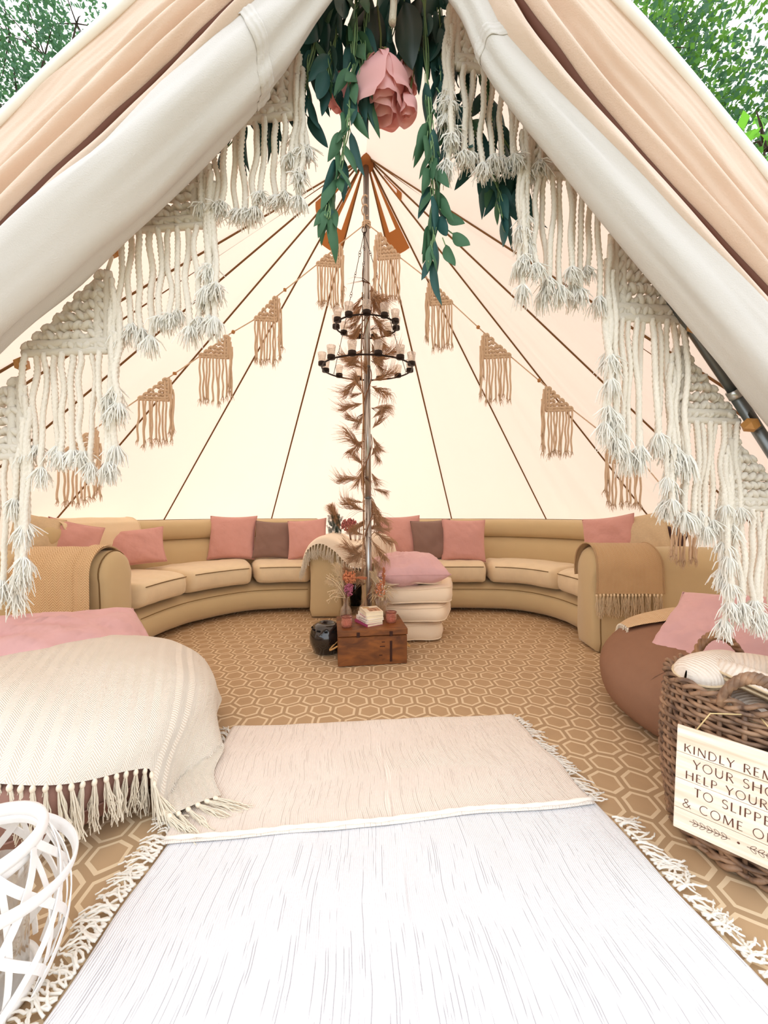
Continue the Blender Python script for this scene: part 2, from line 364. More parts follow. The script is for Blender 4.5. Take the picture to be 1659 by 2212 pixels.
C_petal = M_plain('rose_petal', (232, 182, 182), 0.75, var=0.08, scale=10, spec=0.15, trans=0.3, tcol=(240, 170, 160))
C_sepal = M_plain('sepal', (92, 92, 48), 0.7)
C_pamp = M_plain('dried_grass', (218, 182, 146), 0.9, var=0.2, scale=30, spec=0.05, trans=0.35)
C_pampd = M_plain('dried_blade', (136, 96, 70), 0.9, var=0.2, scale=30, spec=0.05)
C_pampc = M_plain('cream_pampas', (240, 218, 180), 0.95, var=0.1, scale=30, spec=0.05, trans=0.2)
C_oran = M_plain('orange_dried_bloom', (226, 150, 108), 0.9, var=0.2, scale=60, trans=0.2)
C_mag = M_plain('magenta_dried_bloom', (196, 116, 140), 0.9, var=0.25, scale=60, trans=0.2)
C_dleaf = M_plain('dark_green_leaf', (40, 58, 48), 0.7, var=0.25)
C_bark = M_plain('bark', (70, 56, 46), 0.9, var=0.3)
C_tree1 = M_plain('tree_leaf', (66, 112, 46), 0.6, var=0.45, scale=1.5, trans=0.35, tcol=(120, 170, 60), space='Object')
C_tree2 = M_plain('tree_leaf_cool', (58, 92, 74), 0.6, var=0.4, scale=1.5, trans=0.3, tcol=(100, 150, 90))
C_tree3 = M_plain('bright_leaf', (80, 130, 58), 0.5, var=0.3, scale=4, trans=0.4, tcol=(130, 200, 60))
C_grass = M_plain('lawn_green', (116, 120, 92), 0.95, var=0.3, scale=4)


# ------------------------------------------------------------------ large structure: ground, carpet, tent
AP = Vector((-0.12, 2.6, 3.28)); KS = 2.21 / 2.4; RW = KS * (3.28 - 0.6)
def floor_h(x, y):
    a = nz(x * 2.2 + 3, y * 3.4, 1.3); b = nz(x * 6 + y * 2, y * 7 - x * 3, 4.2)
    near = ss(0.9, 1.6, y) * (1 - ss(3.1, 3.4, y))
    return (0.005 * a + 0.004 * b * b) * near - 0.004
g = MB(); g.grid(lambda u, v: Vector((lerp(-30, 30, u), lerp(-12, 48, v), -0.03)), 12, 12)
tag(g.build('ground', C_grass), kind='structure')
fl = MB()
fl.grid(lambda u, v: Vector((lerp(-2.6, 2.4, u), lerp(-0.3, 5.2, v), floor_h(lerp(-2.6, 2.4, u), lerp(-0.3, 5.2, v)))), 200, 220)
tag(fl.build('floor', C_carpet), kind='structure')

RIDGE_R = catmull([(0, 0.82, 2.42), (0.51, 0.86, 2.02), (0.914, 0.92, 1.67), (1.30, 0.93, 1.22), (AP.x + RW * math.sin(R(135)), AP.y + RW * math.cos(R(135)), 0.6)], 10)
RIDGE_L = catmull([(0, 0.82, 2.42), (-0.562, 0.87, 2.03), (-0.914, 0.92, 1.80), (-1.42, 0.93, 1.30), (AP.x + RW * math.sin(R(-135)), AP.y + RW * math.cos(R(-135)), 0.6)], 10)
def curve_at(c, t):
    x = t * (len(c) - 1); i = min(int(x), len(c) - 2); return c[i].lerp(c[i + 1], x - i)
def rim(phi):
    a = R(phi); return Vector((AP.x + RW * math.sin(a), AP.y + RW * math.cos(a), 0.6))
SEAMS = [-135, -124, -106.5, -85.2, -61, -31.8, -3.5, 24.3, 52.2, 78.9, 99.5, 127, 135]
ceiling = thing('ceiling', None, None, kind='structure')
def panel(fn, name='canvas_panel', nu=14, nt=30, sag=0.02, mat=C_roof, wr=0.012, seed=0.0, t0=0.012, t1=1.0):
    """fn(u) is the rim point; the panel hangs from the pole top to the rim, drawn in between its seams"""
    mb = MB()
    def pt(u, t):
        t = lerp(t0, t1, t); p = AP.lerp(fn(u), t)
        inn = Vector((AP.x - p.x, AP.y - p.y, -0.5)); inn.normalize()
        w = math.sin(math.pi * u); d = sag * w * math.sin(math.pi * min(1, t)) * 1.4
        d += wr * w * t * (nz(u * 9 + seed, t * 1.5, seed) + 0.5 * nz(u * 22 + seed, t * 2.0, seed * 2))
        return p + inn * d
    mb.grid(pt, nu, nt)
    return mb.build(name, mat, ceiling)
for i in range(len(SEAMS) - 1):
    a, b = SEAMS[i], SEAMS[i + 1]
    panel(lambda u, a=a, b=b: rim(lerp(a, b, u)), seed=i * 3.7, wr=0.010 + (0.02 if a > 50 else 0), nu=20 if b - a > 12 else 8, nt=40)
panel(lambda u: curve_at(RIDGE_R, 1 - u), seed=51, nu=30, nt=24, sag=0.03)
panel(lambda u: curve_at(RIDGE_L, u), seed=57, nu=30, nt=24, sag=0.03)
for a in SEAMS:
    mb = MB(); q = rim(a); pts = [AP.lerp(q, t) for t in [0.012 + 0.988 * k / 24 for k in range(25)]]
    pts = [p + Vector((AP.x - p.x, AP.y - p.y, -0.4)).normalized() * 0.006 for p in pts]
    mb.tube(pts, 0.0075, 6, squash=(1, 0.6)); mb.build('seam', C_seam, ceiling)
# vents sewn in under the pole top: brown frame, open slot of paler canvas between its legs
def vent(a0, a1, ta, tb):
    mb = MB(); e = 0.014
    def pt(u, t):
        p = AP.lerp(rim(lerp(a0, a1, u)), t); return p + Vector((AP.x - p.x, AP.y - p.y, -0.4)).normalized() * e
    for (u0, u1, x0, x1) in ((0, 0.28, ta, lerp(ta, tb, .72)), (0.72, 1, ta, lerp(ta, tb, .72)), (0, 1, lerp(ta, tb, .72), tb)):
        mb.grid(lambda u, v, u0=u0, u1=u1, x0=x0, x1=x1: pt(lerp(u0, u1, u), lerp(x0, x1, v)), 4, 6)
    mb.build('vent', C_vent, ceiling)
vent(25.5, 51, 0.015, 0.165); vent(-33, -60, 0.015, 0.165); vent(-87, -105, 0.07, 0.14); vent(80.5, 98, 0.05, 0.10)
mb = MB(); mb.lathe([(0.0, 3.29), (0.03, 3.285), (0.05, 3.24), (0.05, 3.2), (0.0, 3.2)], 20, (AP.x, AP.y, 0)); mb.build('apex_cap', C_vent, ceiling)

wall = MB(); wall.grid(lambda u, v: rim(lerp(-135, 135, u)) * 1.0 - Vector((0, 0, v * 0.62)), 90, 6)
tag(wall.build('wall_back', C_roof), kind='structure')

# the front face: on each side a canvas panel between the roof ridge and the rolled door
ROLL_R = catmull([(0.02, 0.79, 2.12), (0.173, 0.80, 1.94), (0.262, 0.81, 1.807), (0.498, 0.84, 1.59), (0.777, 0.87, 1.324), (1.02, 0.90, 1.08), (1.42, 0.93, 0.66)], 10)
ROLL_L = catmull([(-0.02, 0.79, 2.12), (-0.172, 0.80, 1.94), (-0.291, 0.81, 1.817), (-0.51, 0.84, 1.646), (-0.76, 0.87, 1.47), (-1.08, 0.90, 1.22), (-1.55, 0.93, 0.72)], 10)
RR = [0.022, 0.026, 0.036, 0.052, 0.066, 0.08, 0.07]; RL = [0.03, 0.042, 0.062, 0.076, 0.090, 0.092, 0.08]
def rad_at(rs, t):
    x = t * (len(rs) - 1); i = min(int(x), len(rs) - 2); return lerp(rs[i], rs[i + 1], x - i)
def front_panel(name, ROLL, RIDGE, sg, seed):
    mb = MB()
    def pt(u, v):
        a = curve_at(ROLL, u); b = curve_at(RIDGE, u); p = a.lerp(b, v)
        f = 0.0; w1 = 0.30 + 0.03 * math.sin(u * 6 + seed)
        f -= 0.050 * math.exp(-((v - w1 + 0.13) / 0.09) ** 2)             # soft strip rolled over towards the door
        f += 0.034 * math.exp(-((v - w1 - 0.012) / 0.019) ** 2)           # deep crease
        f -= 0.040 * math.exp(-((v - w1 - 0.10) / 0.06) ** 2)
        f += 0.018 * math.exp(-((v - 0.58 - 0.03 * math.sin(u * 5 + seed)) / 0.025) ** 2)
        f -= 0.018 * math.exp(-((v - 0.66) / 0.05) ** 2)
        f += 0.012 * math.exp(-((v - 0.76 - 0.02 * math.sin(u * 9 + seed)) / 0.02) ** 2)
        f += 0.008 * nz(u * 6 + seed, v * 14, seed) + 0.004 * nz(u * 14, v * 30 + seed, seed)
        return p + Vector((sg * 0.15 * f, f, 0.1 * f))
    mb.grid(pt, 60, 150)
    o = mb.build(name, C_front); tag(o, kind='structure')
    cr = MB(); us = [k / 90 for k in range(91)]; cr.tube([pt(u, 0.30 + 0.03 * math.sin(u * 6 + seed) + 0.012) + Vector((0, -0.033, 0)) for u in us], lambda t: 0.0075 + 0.0035 * math.sin(t * 17 + seed), 8); cr.build('crease_shade', C_fold, o)  # dark tube added along the crease to draw its shade, no sewn part
    e = MB(); e.tube([p + Vector((sg * 0.004, -0.004, 0.004)) for p in RIDGE], 0.010, 8); e.build('edge_binding', C_edge, o)
    return o
front_panel('wall_right', ROLL_R, RIDGE_R, 1, 2.0); front_panel('wall_left', ROLL_L, RIDGE_L, -1, 5.0)
def rolled(name, ROLL, RS, seed, tb):
    def bump(u, th): return 1 + 0.10 * math.cos(2 * th + 4.5 * u + seed) + 0.09 * math.cos(5 * th - 4 * u + seed) + 0.10 * nz(math.cos(th) * 2 + seed, math.sin(th) * 2, u * 5) + 0.07 * nz(math.cos(th) * 6 + seed, math.sin(th) * 6, u * 8)
    mb = MB(); n = 40; m = len(ROLL); L = 0
    vs = []; fs = []; uvs = []
    for i, p in enumerate(ROLL):
        t = (ROLL[min(i + 1, m - 1)] - ROLL[max(0, i - 1)]).normalized(); a = t.cross(Vector((0, 1, 0))).normalized(); b = t.cross(a)
        u = i / (m - 1); r0 = rad_at(RS, u) * (1 - 0.05 * math.exp(-((u - tb) / 0.03) ** 2))
        if i: L += (p - ROLL[i - 1]).length
        for k in range(n):
            th = 2 * math.pi * k / n
            r = r0 * bump(u, th)
            vs.append(p + a * (r * math.cos(th)) + b * (0.75 * r * math.sin(th))); uvs.append((L, k / n))
    for i in range(m - 1):
        for k in range(n):
            q = i * n + k; w = i * n + (k + 1) % n; fs.append((q, w, w + n, q + n))
    mb.add(vs, fs, uvs); o = mb.build(name, C_roll); tag(o, kind='structure')
    # the tie that holds the roll: a bunched strip wound aslant around it
    c = curve_at(ROLL, tb); t = (curve_at(ROLL, tb + 0.02) - curve_at(ROLL, tb - 0.02)).normalized(); a = t.cross(Vector((0, 1, 0))).normalized(); b = t.cross(a)
    r0 = rad_at(RS, tb)
    def sash(u, v):
        th = 2 * math.pi * u; uu = tb + 0.030 * (v - .5) + 0.026 * math.cos(th + 0.9) + 0.002 * math.sin(5 * th); q = curve_at(ROLL, uu)
        k = bump(uu, th) * rad_at(RS, uu) * (0.99 + 0.05 * math.sin(v * math.pi) ** .5 + 0.012 * math.sin(v * 16 + 1.5 * math.sin(th * 2)))
        return q + a * (k * math.cos(th)) + b * (0.765 * k * math.sin(th))
    tm = MB(); tm.grid(sash, 60, 22, wrap=True); tm.build('tie_sash', C_roll, o)
    return o
rolled('door_1', ROLL_L, RL, 1.0, 0.31); rolled('door_2', ROLL_R, RR, 4.0, 0.29)

# ------------------------------------------------------------------ poles
df = thing('door_frame', 'grey steel A-shaped door pole showing behind the rolled canvas and macrame', 'tent pole', (1.69, 1.02, 0))
mb = MB(); mb.tube([(0.1, 0.94, 2.28), (0.924, 0.955, 1.087)], 0.011, 14); mb.build('upper_pole', C_dsteel, df)
mb = MB(); mb.tube([(0.86, 0.954, 1.18), (1.69, 1.02, 0.0)], 0.0135, 14); mb.build('lower_pole', C_dsteel, df)
mb = MB(); mb.tube([(0.86, 0.954, 1.18), (0.872, 0.955, 1.163)], 0.0155, 14); mb.build('sleeve', C_steel, df)
mb = MB(); mb.tube([(-0.1, 0.94, 2.28), (-0.9, 0.96, 1.42), (-1.8, 1.0, 0.0)], 0.0125, 14); mb.build('upper_pole', C_dsteel, df)

POLE = (Vector((-0.100, 2.6, 0.0)), Vector((-0.121, 2.6, 3.2)))
pole = thing('tent_pole', 'tall bright steel pole in the middle of the tent with dried grass wound round it', 'tent pole', POLE[0])
def pole_at(h): return POLE[0].lerp(POLE[1], h / 3.2)
for (h0, h1, r) in ((0.02, 0.98, 0.021), (0.96, 1.86, 0.0205), (1.84, 3.2, 0.020)):
    mb = MB(); mb.tube([pole_at(h0), pole_at(h1)], r, 24); mb.build('tube_section', C_steel, pole)
mb = MB(); mb.lathe([(0.0, 0.0), (0.03, 0.0), (0.03, 0.03), (0.021, 0.035)], 20, POLE[0]); mb.build('foot', C_iron, pole)
for h in (0.975, 1.855):
    mb = MB(); mb.lathe([(0.0212, h - .004), (0.0225, h - .002), (0.0225, h + .002), (0.0212, h + .004)], 24, (pole_at(h).x, 2.6, 0)); mb.build('joint_ring', C_dsteel, pole)

# ------------------------------------------------------------------ rugs
def q4(c, u, v):
    a, b, d, e = [Vector(x) for x in c]          # near-left, near-right, far-right, far-left
    return a.lerp(b, u).lerp(e.lerp(d, u), v)
def rug(name, label, corners, z0, mat, th, seed, hem_v):
    r = thing(name, label, 'rug', q4(corners, .5, .5) * 1.0)
    w = (Vector(corners[1]) - Vector(corners[0])).length; d = (Vector(corners[3]) - Vector(corners[0])).length
    def top(u, v):
        p = q4(corners, u, v); e = min(u, 1 - u) * w; f = min(v, 1 - v) * d
        k = math.sqrt(max(0, 1 - (1 - min(1, min(e, f) / 0.012)) ** 2))
        wob = 0.004 * nz(p.x * 3 + seed, p.y * 4, seed) + 0.0025 * nz(p.x * 11, p.y * 6 + seed, seed)
        bow = Vector((0.010 * nz(v * 4 + seed, seed, 0) * (1 if abs(u - .5) > .0 else 0), 0.012 * nz(u * 5 + seed, 1.7, 0), 0))
        return p + bow + Vector((0, 0, z0 + th * k + wob * k))
    mb = MB(); mb.grid(top, 120, 70, uvf=lambda u, v: (u * w, v * d)); mb.build('woven_mat', mat, r)
    for v in hem_v:
        mb = MB(); pts = [top(lerp(.004, .996, k / 60), v) + Vector((0, 0, 0.004)) for k in range(61)]
        mb.tube(pts, lambda t: 0.0055 * (1 + 0.25 * math.sin(t * 260)), 8); mb.build('hem', C_fray, r)
    return r, top
STR = []
for k in range(6):                       # loose fringe strands, lying along +X
    mb = MB(); L = 0.075; rr = random.Random(k)
    for s_ in range(2):
        ph = rr.uniform(0, 6); a = rr.uniform(.006, .013) * rr.choice((-1, 1)); pts = []
        for i in range(13):
            t = i / 12; pts.append((t * L * (1 if s_ == 0 else .85), a * math.sin(t * rr.uniform(3, 4) + ph) - a * math.sin(ph) + s_ * .004 * t, 0.004 + 0.006 * math.sin(t * 3.1) * (.5 + .5 * math.sin(ph))))
        mb.tube(pts, lambda t: 0.0030 * (1 - 0.35 * t), 6, lobes=2, twist=300, depth=.2)
    STR.append(mb)
def rug_fringe(r, top, mat, n, v0, v1, sc=1.0):
    meshes = [m.mesh('fringe_strand', C_fray) for m in STR]
    for side in (0, 1):
        for k in range(n):
            v = lerp(v0, v1, (k + U(-.3, .3) + .5) / n); p = top(side, v)
            ang = (math.pi if side == 0 else 0) + U(-.75, .75)
            put('fringe_strand', rnd.choice(meshes), r, Matrix.Translation((p.x, p.y, 0.006)) @ Matrix.Rotation(ang, 4, 'Z') @ Matrix.Diagonal((sc * U(.6, 1.15), sc * U(.7, 1.3), 1, 1)))
rb, topb = rug('rug', 'bright white ribbed cotton rug nearest the camera in the doorway', [(-0.60, 0.42, 0), (0.755, 0.40, 0), (0.632, 1.22, 0), (-0.568, 1.14, 0)], 0.001, C_rugB, 0.009, 3.0, ())
rug_fringe(rb, topb, C_rugB, 58, 0.02, 0.86)
ra, topa = rug('rug', 'cream ribbed cotton rug lapping over the white one, towards the chest', [(-0.578, 1.005, 0), (0.632, 1.155, 0), (0.548, 1.66, 0), (-0.612, 1.555, 0)], 0.013, C_rugA, 0.008, 9.0, (0.012,))
rug_fringe(ra, topa, C_rugA, 34, 0.02, 0.98, 0.8)

# ------------------------------------------------------------------ sofas
def superprof(cx, cz, a, b, e=3.5, n=28):
    out = []
    for k in range(n):
        t = 2 * math.pi * k / n; c, s_ = math.cos(t), math.sin(t)
        out.append((cx + a * math.copysign(abs(c) ** (2 / e), c), cz + b * math.copysign(abs(s_) ** (2 / e), s_)))
    return out
def sweep(mb, path, nrm, prof, er=0.06, puff=0.0, seed=0.0, tuft=None):
    """inflated sweep of a closed profile (distance outwards, height) along a floor path"""
    m = len(path); n = len(prof); L = [0]
    for i in range(1, m): L.append(L[-1] + (path[i] - path[i - 1]).length)
    cd = sum(p[0] for p in prof) / n; cz = sum(p[1] for p in prof) / n; vs = []; fs = []; uvs = []
    for i in range(m):
        e = min(L[i], L[-1] - L[i]); k = math.sqrt(max(0.0, 1 - (1 - min(1, e / er)) ** 2)); k = 0.55 + 0.45 * k if k > 0 else 0.55
        for (d, z) in prof:
            q = path[i] + nrm[i] * (cd + (d - cd) * k); zz = cz + (z - cz) * k
            w = puff * (nz(q.x * 4 + seed, q.y * 4, zz * 4) + 0.5 * nz(q.x * 11 + seed, q.y * 11, zz * 9))
            if tuft and z > cz: w -= tuft * (math.sin(L[i] * 22) ** 2) * (math.sin((d - cd) * 22) ** 2)
            vs.append(Vector((q.x, q.y, zz + w)) + nrm[i] * w); uvs.append((L[i], d))
    for i in range(m - 1):
        for k in range(n):
            a = i * n + k; b = i * n + (k + 1) % n; fs.append((a, b, b + n, a + n))
    fs.append(tuple(range(n - 1, -1, -1))); fs.append(tuple((m - 1) * n + k for k in range(n)))
    mb.add(vs, fs, uvs); return L
def normals(path, left):
    out = []
    for i in range(len(path)):
        t = (path[min(i + 1, len(path) - 1)] - path[max(0, i - 1)]).normalized(); out.append(Vector((-t.y, t.x, 0)) * (1 if left else -1))
    return out
def sub(path, nrm, a, b):
    m = len(path) - 1; i0 = int(round(a * m)); i1 = int(round(b * m)); return path[i0:i1 + 1], nrm[i0:i1 + 1]
def follow(path, nrm, d, z): return [p + n_ * d + Vector((0, 0, z)) for p, n_ in zip(path, nrm)]
def arm_mesh(name, p0, p1, w, h, parent):
    """rounded inflated arm from p0 to p1"""
    d = (Vector(p1) - Vector(p0)); L = d.length; t = d / L; sd = Vector((-t.y, t.x, 0)); r = w / 2
    prof = [(-r * .86, 0.0), (-r * .98, .06), (-r * .94, .16), (-r * .93, h * .55)] + [(-r * 1.06 * math.cos(a), h - r + r * math.sin(a)) for a in [-.35 + (math.pi + .7) * k / 18 for k in range(19)]] + [(r * .93, h * .55), (r * .94, .16), (r * .98, .06), (r * .86, 0.0)]
    path = [Vector(p0) + t * (L * k / 24) for k in range(25)]; es = [0.0, .01, .025, .05]
    path = [Vector(p0) + t * e for e in es] + [Vector(p0) + t * x for x in [.09 + (L - .18) * k / 20 for k in range(21)]] + [Vector(p1) - t * e for e in es[::-1]]
    vs = []; fs = []; n = len(prof)
    for p in path:
        e = min((p - Vector(p0)).length, (p - Vector(p1)).length); k = math.sqrt(max(0, 1 - (1 - min(1, e / .05)) ** 2))
        s_ = .62 + .38 * k
        for (x, z) in prof:
            zz = (h * .5) + (z - h * .5) * (s_ if z > h * .5 else 1 - (1 - s_) * .4); xx = x * (1 - (1 - s_) * (.55 if z < h * .6 else 1.0))
            wv = .006 * nz(p.x * 9 + x * 8, p.y * 9, z * 8)
            vs.append(p + sd * (xx + wv) + Vector((0, 0, max(0, zz + wv * (z > .05)))))
    for i in range(len(path) - 1):
        for k in range(n):
            a = i * n + k; b = i * n + (k + 1) % n; fs.append((a, b, b + n, a + n))
    fs.append(tuple(range(n - 1, -1, -1))); fs.append(tuple((len(path) - 1) * n + k for k in range(n)))
    mb = MB(); mb.add(vs, fs); o = mb.build(name, C_sofa, parent, fix=True)
    e = MB(); q = Vector(p0) + t * .045; e.tube([q + sd * (x * 1.0) + Vector((0, 0, z)) for (x, z) in prof], .0032, 6, caps=False); e.build('piping', C_pipe, o)
    return o
def sofa(label, pts, left, depth, cuts, arms, ext=0.0):
    path = catmull([(x, y, 0) for x, y in pts], 10)
    # resample evenly
    L = [0]
    for i in range(1, len(path)): L.append(L[-1] + (path[i] - path[i - 1]).length)
    N = 90; ev = []
    for k in range(N + 1):
        s_ = L[-1] * k / N; i = max(0, min(len(L) - 2, next((j for j in range(len(L) - 1) if L[j + 1] >= s_), len(L) - 2)))
        ev.append(path[i].lerp(path[i + 1], (s_ - L[i]) / max(1e-9, L[i + 1] - L[i])))
    path = ev; nrm = normals(path, left)
    s = thing('corner_sofa', label, 'sofa', path[N // 2] + nrm[N // 2] * .4)
    mb = MB(); sweep(mb, path, nrm, superprof(depth / 2, .127, depth / 2, .127, 3.2), .05, .003, 1.0); base = mb.build('base', C_sofa, s)
    mb = MB(); mb.tube(follow(path[2:-2], nrm[2:-2], .012, .205), .0028, 6); mb.build('piping', C_pipe, base)
    mb = MB(); sweep(mb, path, nrm, superprof(depth - .15, .43, .15, .21, 3.0), .08, .004, 2.0); mb.build('lower_backrest', C_sofa, s)
    mb = MB(); sweep(mb, path, nrm, superprof(depth - .135, .715, .145, .095, 2.6), .08, .003, 3.0); tb = mb.build('upper_backrest', C_sofa, s)
    mb = MB(); mb.tube(follow(path[3:-3], nrm[3:-3], depth - .165, .8105), .0026, 6); mb.build('piping', C_pipe, tb)
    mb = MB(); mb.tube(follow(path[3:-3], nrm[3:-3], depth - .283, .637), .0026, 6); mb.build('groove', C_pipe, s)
    for (a, b) in zip(cuts[:-1], cuts[1:]):
        pa, na = sub(path, nrm, a + .006, b - .006)
        mb = MB(); sweep(mb, pa, na, superprof((depth - .28) / 2 + .0, .347, (depth - .28) / 2 + .012, .096, 4.0), .05, .006, a * 9, tuft=.012); c = mb.build('seat_cushion', C_seat, s)
        mb = MB(); mb.tube(follow(pa[2:-2], na[2:-2], -.009, .402), .0034, 6); mb.build('piping', C_pipe, c)
    for (p0, p1, w, h) in arms: arm_mesh('arm', p0, p1, w, h, s)
    return s, path, nrm
sofaL, pL, nL = sofa('long curved tan sofa on the left with a herringbone throw on its near arm',
    [(-1.52, 2.40), (-1.50, 2.70), (-1.41, 2.98), (-1.18, 3.25), (-0.92, 3.345), (-0.63, 3.365)], True, .88, [0.0, .33, .68, 1.0],
    [((-1.53, 2.255, 0), (-2.40, 2.215, 0), .25, .655), ((-.485, 3.20, 0), (-.485, 4.12, 0), .28, .655)])
sofaR, pR, nR = sofa('long curved tan sofa on the right with a fringed throw over its near arm',
    [(0.10, 3.365), (0.6, 3.37), (0.98, 3.36), (1.20, 3.26), (1.34, 3.02), (1.40, 2.66)], True, .76, [0.0, .46, .78, 1.0],
    [((1.31, 2.53, 0), (2.16, 2.50, 0), .25, .655), ((-.05, 3.22, 0), (-.05, 4.10, 0), .28, .655)])

# ------------------------------------------------------------------ cushions
def pillow_mb(w, h, t, seed, wr=0.012, n=26):
    mb = MB()
    def face(sg):
        def fn(u, v):
            u = 2 * u - 1; v = 2 * v - 1
            u = math.copysign(abs(u) ** .8, u); v = math.copysign(abs(v) ** .8, v)
            e = max(0, (1 - u * u) * (1 - v * v)); k = e ** .42
            x = u * w / 2 * (1 - .075 * (1 - v * v) * u * u); y = v * h / 2 * (1 - .075 * (1 - u * u) * v * v)
            z = sg * t / 2 * k
            m_ = min(1, e * 3); k2 = 1.0 if wr > .013 else .5
            z += wr * m_ * (nz(u * 1.6 + seed, v * 1.6, seed) + .6 * nz(u * 4 + v * 3 + seed, (v - u) * 1.5, seed + sg) - .9 * abs(nz(u * 2.2 + v * 3.1 + seed * 2, (u - v) * 1.1, seed)) * k2 - .5 * abs(nz(u * 5 - v * 4 + seed, (u + v) * 1.3, seed + 3)) * k2)
            return Vector((x, y, z))
        return fn
    mb.grid(face(1), n, n); mb.grid(face(-1), n, n, flip=True)
    return mb
def pillow(name, label, c, w, h, t, rot, mat, seed, group=None, wr=.012, seam=True):
    """rot = (yaw, tilt, roll) in degrees: faces the camera when all are zero"""
    M = Matrix.Translation(Vector(c)) @ Matrix.Rotation(R(rot[0]), 4, 'Z') @ Matrix.Rotation(R(90 - rot[1]), 4, 'X') @ Matrix.Rotation(R(rot[2]), 4, 'Z')
    me = pillow_mb(w, h, t, seed, wr).mesh(name, mat, fix=True)
    o = put(name, me, None, M); tag(o, label, 'cushion', group)
    if seam:
        mb = MB(); pts = []
        for k in range(81):
            a = k / 80 * 4; sd = int(a) % 4; f = a - int(a); f = 2 * f - 1
            u, v = ((f, -1), (1, f), (-f, 1), (-1, -f))[sd]
            pts.append(Vector((u * w / 2 * (1 - .075 * (1 - v * v) * u * u), v * h / 2 * (1 - .075 * (1 - u * u) * v * v), 0)))
        mb.tube(pts, .0028, 6, caps=False); mb2 = mb.mesh('seam', mat); put('seam', mb2, o, Matrix.Identity(4), local=True)
    return o
G1 = 'cushions along the sofa backs'
pillow('cushion', 'pink square cushion beside the brown one, in the middle of the left sofa back', P(502, 1161, 3.67), .44, .42, .15, (4, 14, 0), C_pink, 1, G1)
pillow('cushion', 'brown square cushion between two pink ones on the left sofa', P(591, 1166, 3.67), .37, .36, .14, (2, 15, -2), C_mauve, 2, G1)
pillow('cushion', 'pink cushion beside the fringed ivory throw, at the inner end of the left sofa', P(664, 1164, 3.60), .37, .37, .14, (-4, 14, 5), C_pink, 3, G1)
pillow('cushion', 'pink cushion half hidden behind the steel pole and dried grass', P(862, 1162, 3.69), .42, .43, .15, (2, 14, 2), C_pink, 4, G1)
pillow('cushion', 'brown square cushion between two pink ones on the right sofa', P(934, 1167, 3.64), .39, .39, .14, (6, 14, 3), C_mauve, 5, G1)
pillow('cushion', 'pink square cushion on the open seat of the right sofa, outermost of three', P(1001, 1167, 3.58), .40, .39, .15, (-6, 12, -1), C_pink, 6, G1)
pillow('cushion', 'pink oblong cushion lying askew on the corner seat of the left sofa', Vector((-1.95, 3.00, .605)), .44, .30, .14, (28, 24, 6), C_pink, 7, G1)
pillow('cushion', 'pink cushion tucked under the cream blanket behind the near left arm', Vector((-2.10, 2.60, .66)), .32, .32, .11, (52, 16, -16), C_pink, 8, G1)
pillow('cushion', 'beige linen cushion behind the hanging macrame tassels at the left', Vector((-2.20, 2.45, .715)), .27, .30, .10, (60, 14, -14), C_linen, 9, G1)
pillow('cushion', 'pink cushion standing edge on beyond the right arm throw', Vector((1.66, 2.86, .66)), .38, .38, .14, (-58, 8, 8), C_pink, 10, G1)
pillow('cushion', 'beige linen cushion leaning beyond the right arm, beside a pink one', Vector((1.80, 2.73, .675)), .38, .38, .14, (-40, 14, 12), C_linen, 11, G1)
pillow('cushion', 'dark glossy sequined cushion beyond the right sofa arm', Vector((1.93, 2.73, .64)), .32, .32, .11, (-56, 14, -10), C_dark, 12, G1)

# stack of floor cushions beside the chest
def box_cushion(label, c, w, d, h, rz, rx, seed):
    M = Matrix.Translation(Vector(c)) @ Matrix.Rotation(R(rz), 4, 'Z') @ Matrix.Rotation(R(rx), 4, 'Y')
    e = 6.0; mb = MB(); n = 56; rows = []
    for (s_, z) in ((0.0, h * .56), (.5, h * .555), (.78, h * .53), (.90, h * .48), (.965, h * .40), (.995, h * .28), (1.02, h * .1), (1.02, -h * .1), (.995, -h * .28), (.965, -h * .40), (.90, -h * .47), (.6, -h * .5), (0, -h * .5)):
        rows.append((s_, z))
    vs = []; fs = []
    for (s_, z) in rows:
        for k in range(n):
            a = 2 * math.pi * k / n; c_, q = math.cos(a), math.sin(a)
            x = w / 2 * math.copysign(abs(c_) ** (2 / e), c_) * s_; y = d / 2 * math.copysign(abs(q) ** (2 / e), q) * s_
            wv = .010 * nz(x * 6 + seed, y * 6, z * 10 + seed); dm = -.018 * math.exp(-((x / .09) ** 2 + (y / .09) ** 2)) if z > h * .5 else 0
            vs.append(Vector((x + wv, y + wv, z + wv * .8 + dm)))
    for i in range(len(rows) - 1):
        for k in range(n):
            a = i * n + k; b = i * n + (k + 1) % n; fs.append((a, a + n, b + n, b))
    mb.add(vs, fs); o = put('floor_cushion', mb.mesh('floor_cushion', C_floorc, fix=True), None, M); tag(o, label, 'cushion', 'stacked cream floor cushions')
    for z in (h * .40, -h * .40):
        p = MB(); pts = []
        for k in range(n + 1):
            a = 2 * math.pi * k / n; c_, q = math.cos(a), math.sin(a); pts.append(Vector((.968 * w / 2 * math.copysign(abs(c_) ** (2 / e), c_), .968 * d / 2 * math.copysign(abs(q) ** (2 / e), q), z)))
            x, y, _ = pts[-1]; wv = .010 * nz(x * 6 + seed, y * 6, z * 10 + seed); pts[-1] += Vector((wv + .002 * (1 if x > 0 else -1), wv - .002, wv * .8))
        p.tube(pts, .0042, 6, caps=False); put('piping', p.mesh('piping', C_floorc), o, Matrix.Identity(4), local=True)
    return o
box_cushion('bottom cream cushion of the stack, standing on the carpet', (.175, 2.83, .062), .43, .45, .112, 8, 0, 1)
box_cushion('second cream cushion from the bottom of the stack', (.245, 2.82, .186), .45, .46, .112, -16, -4, 2)
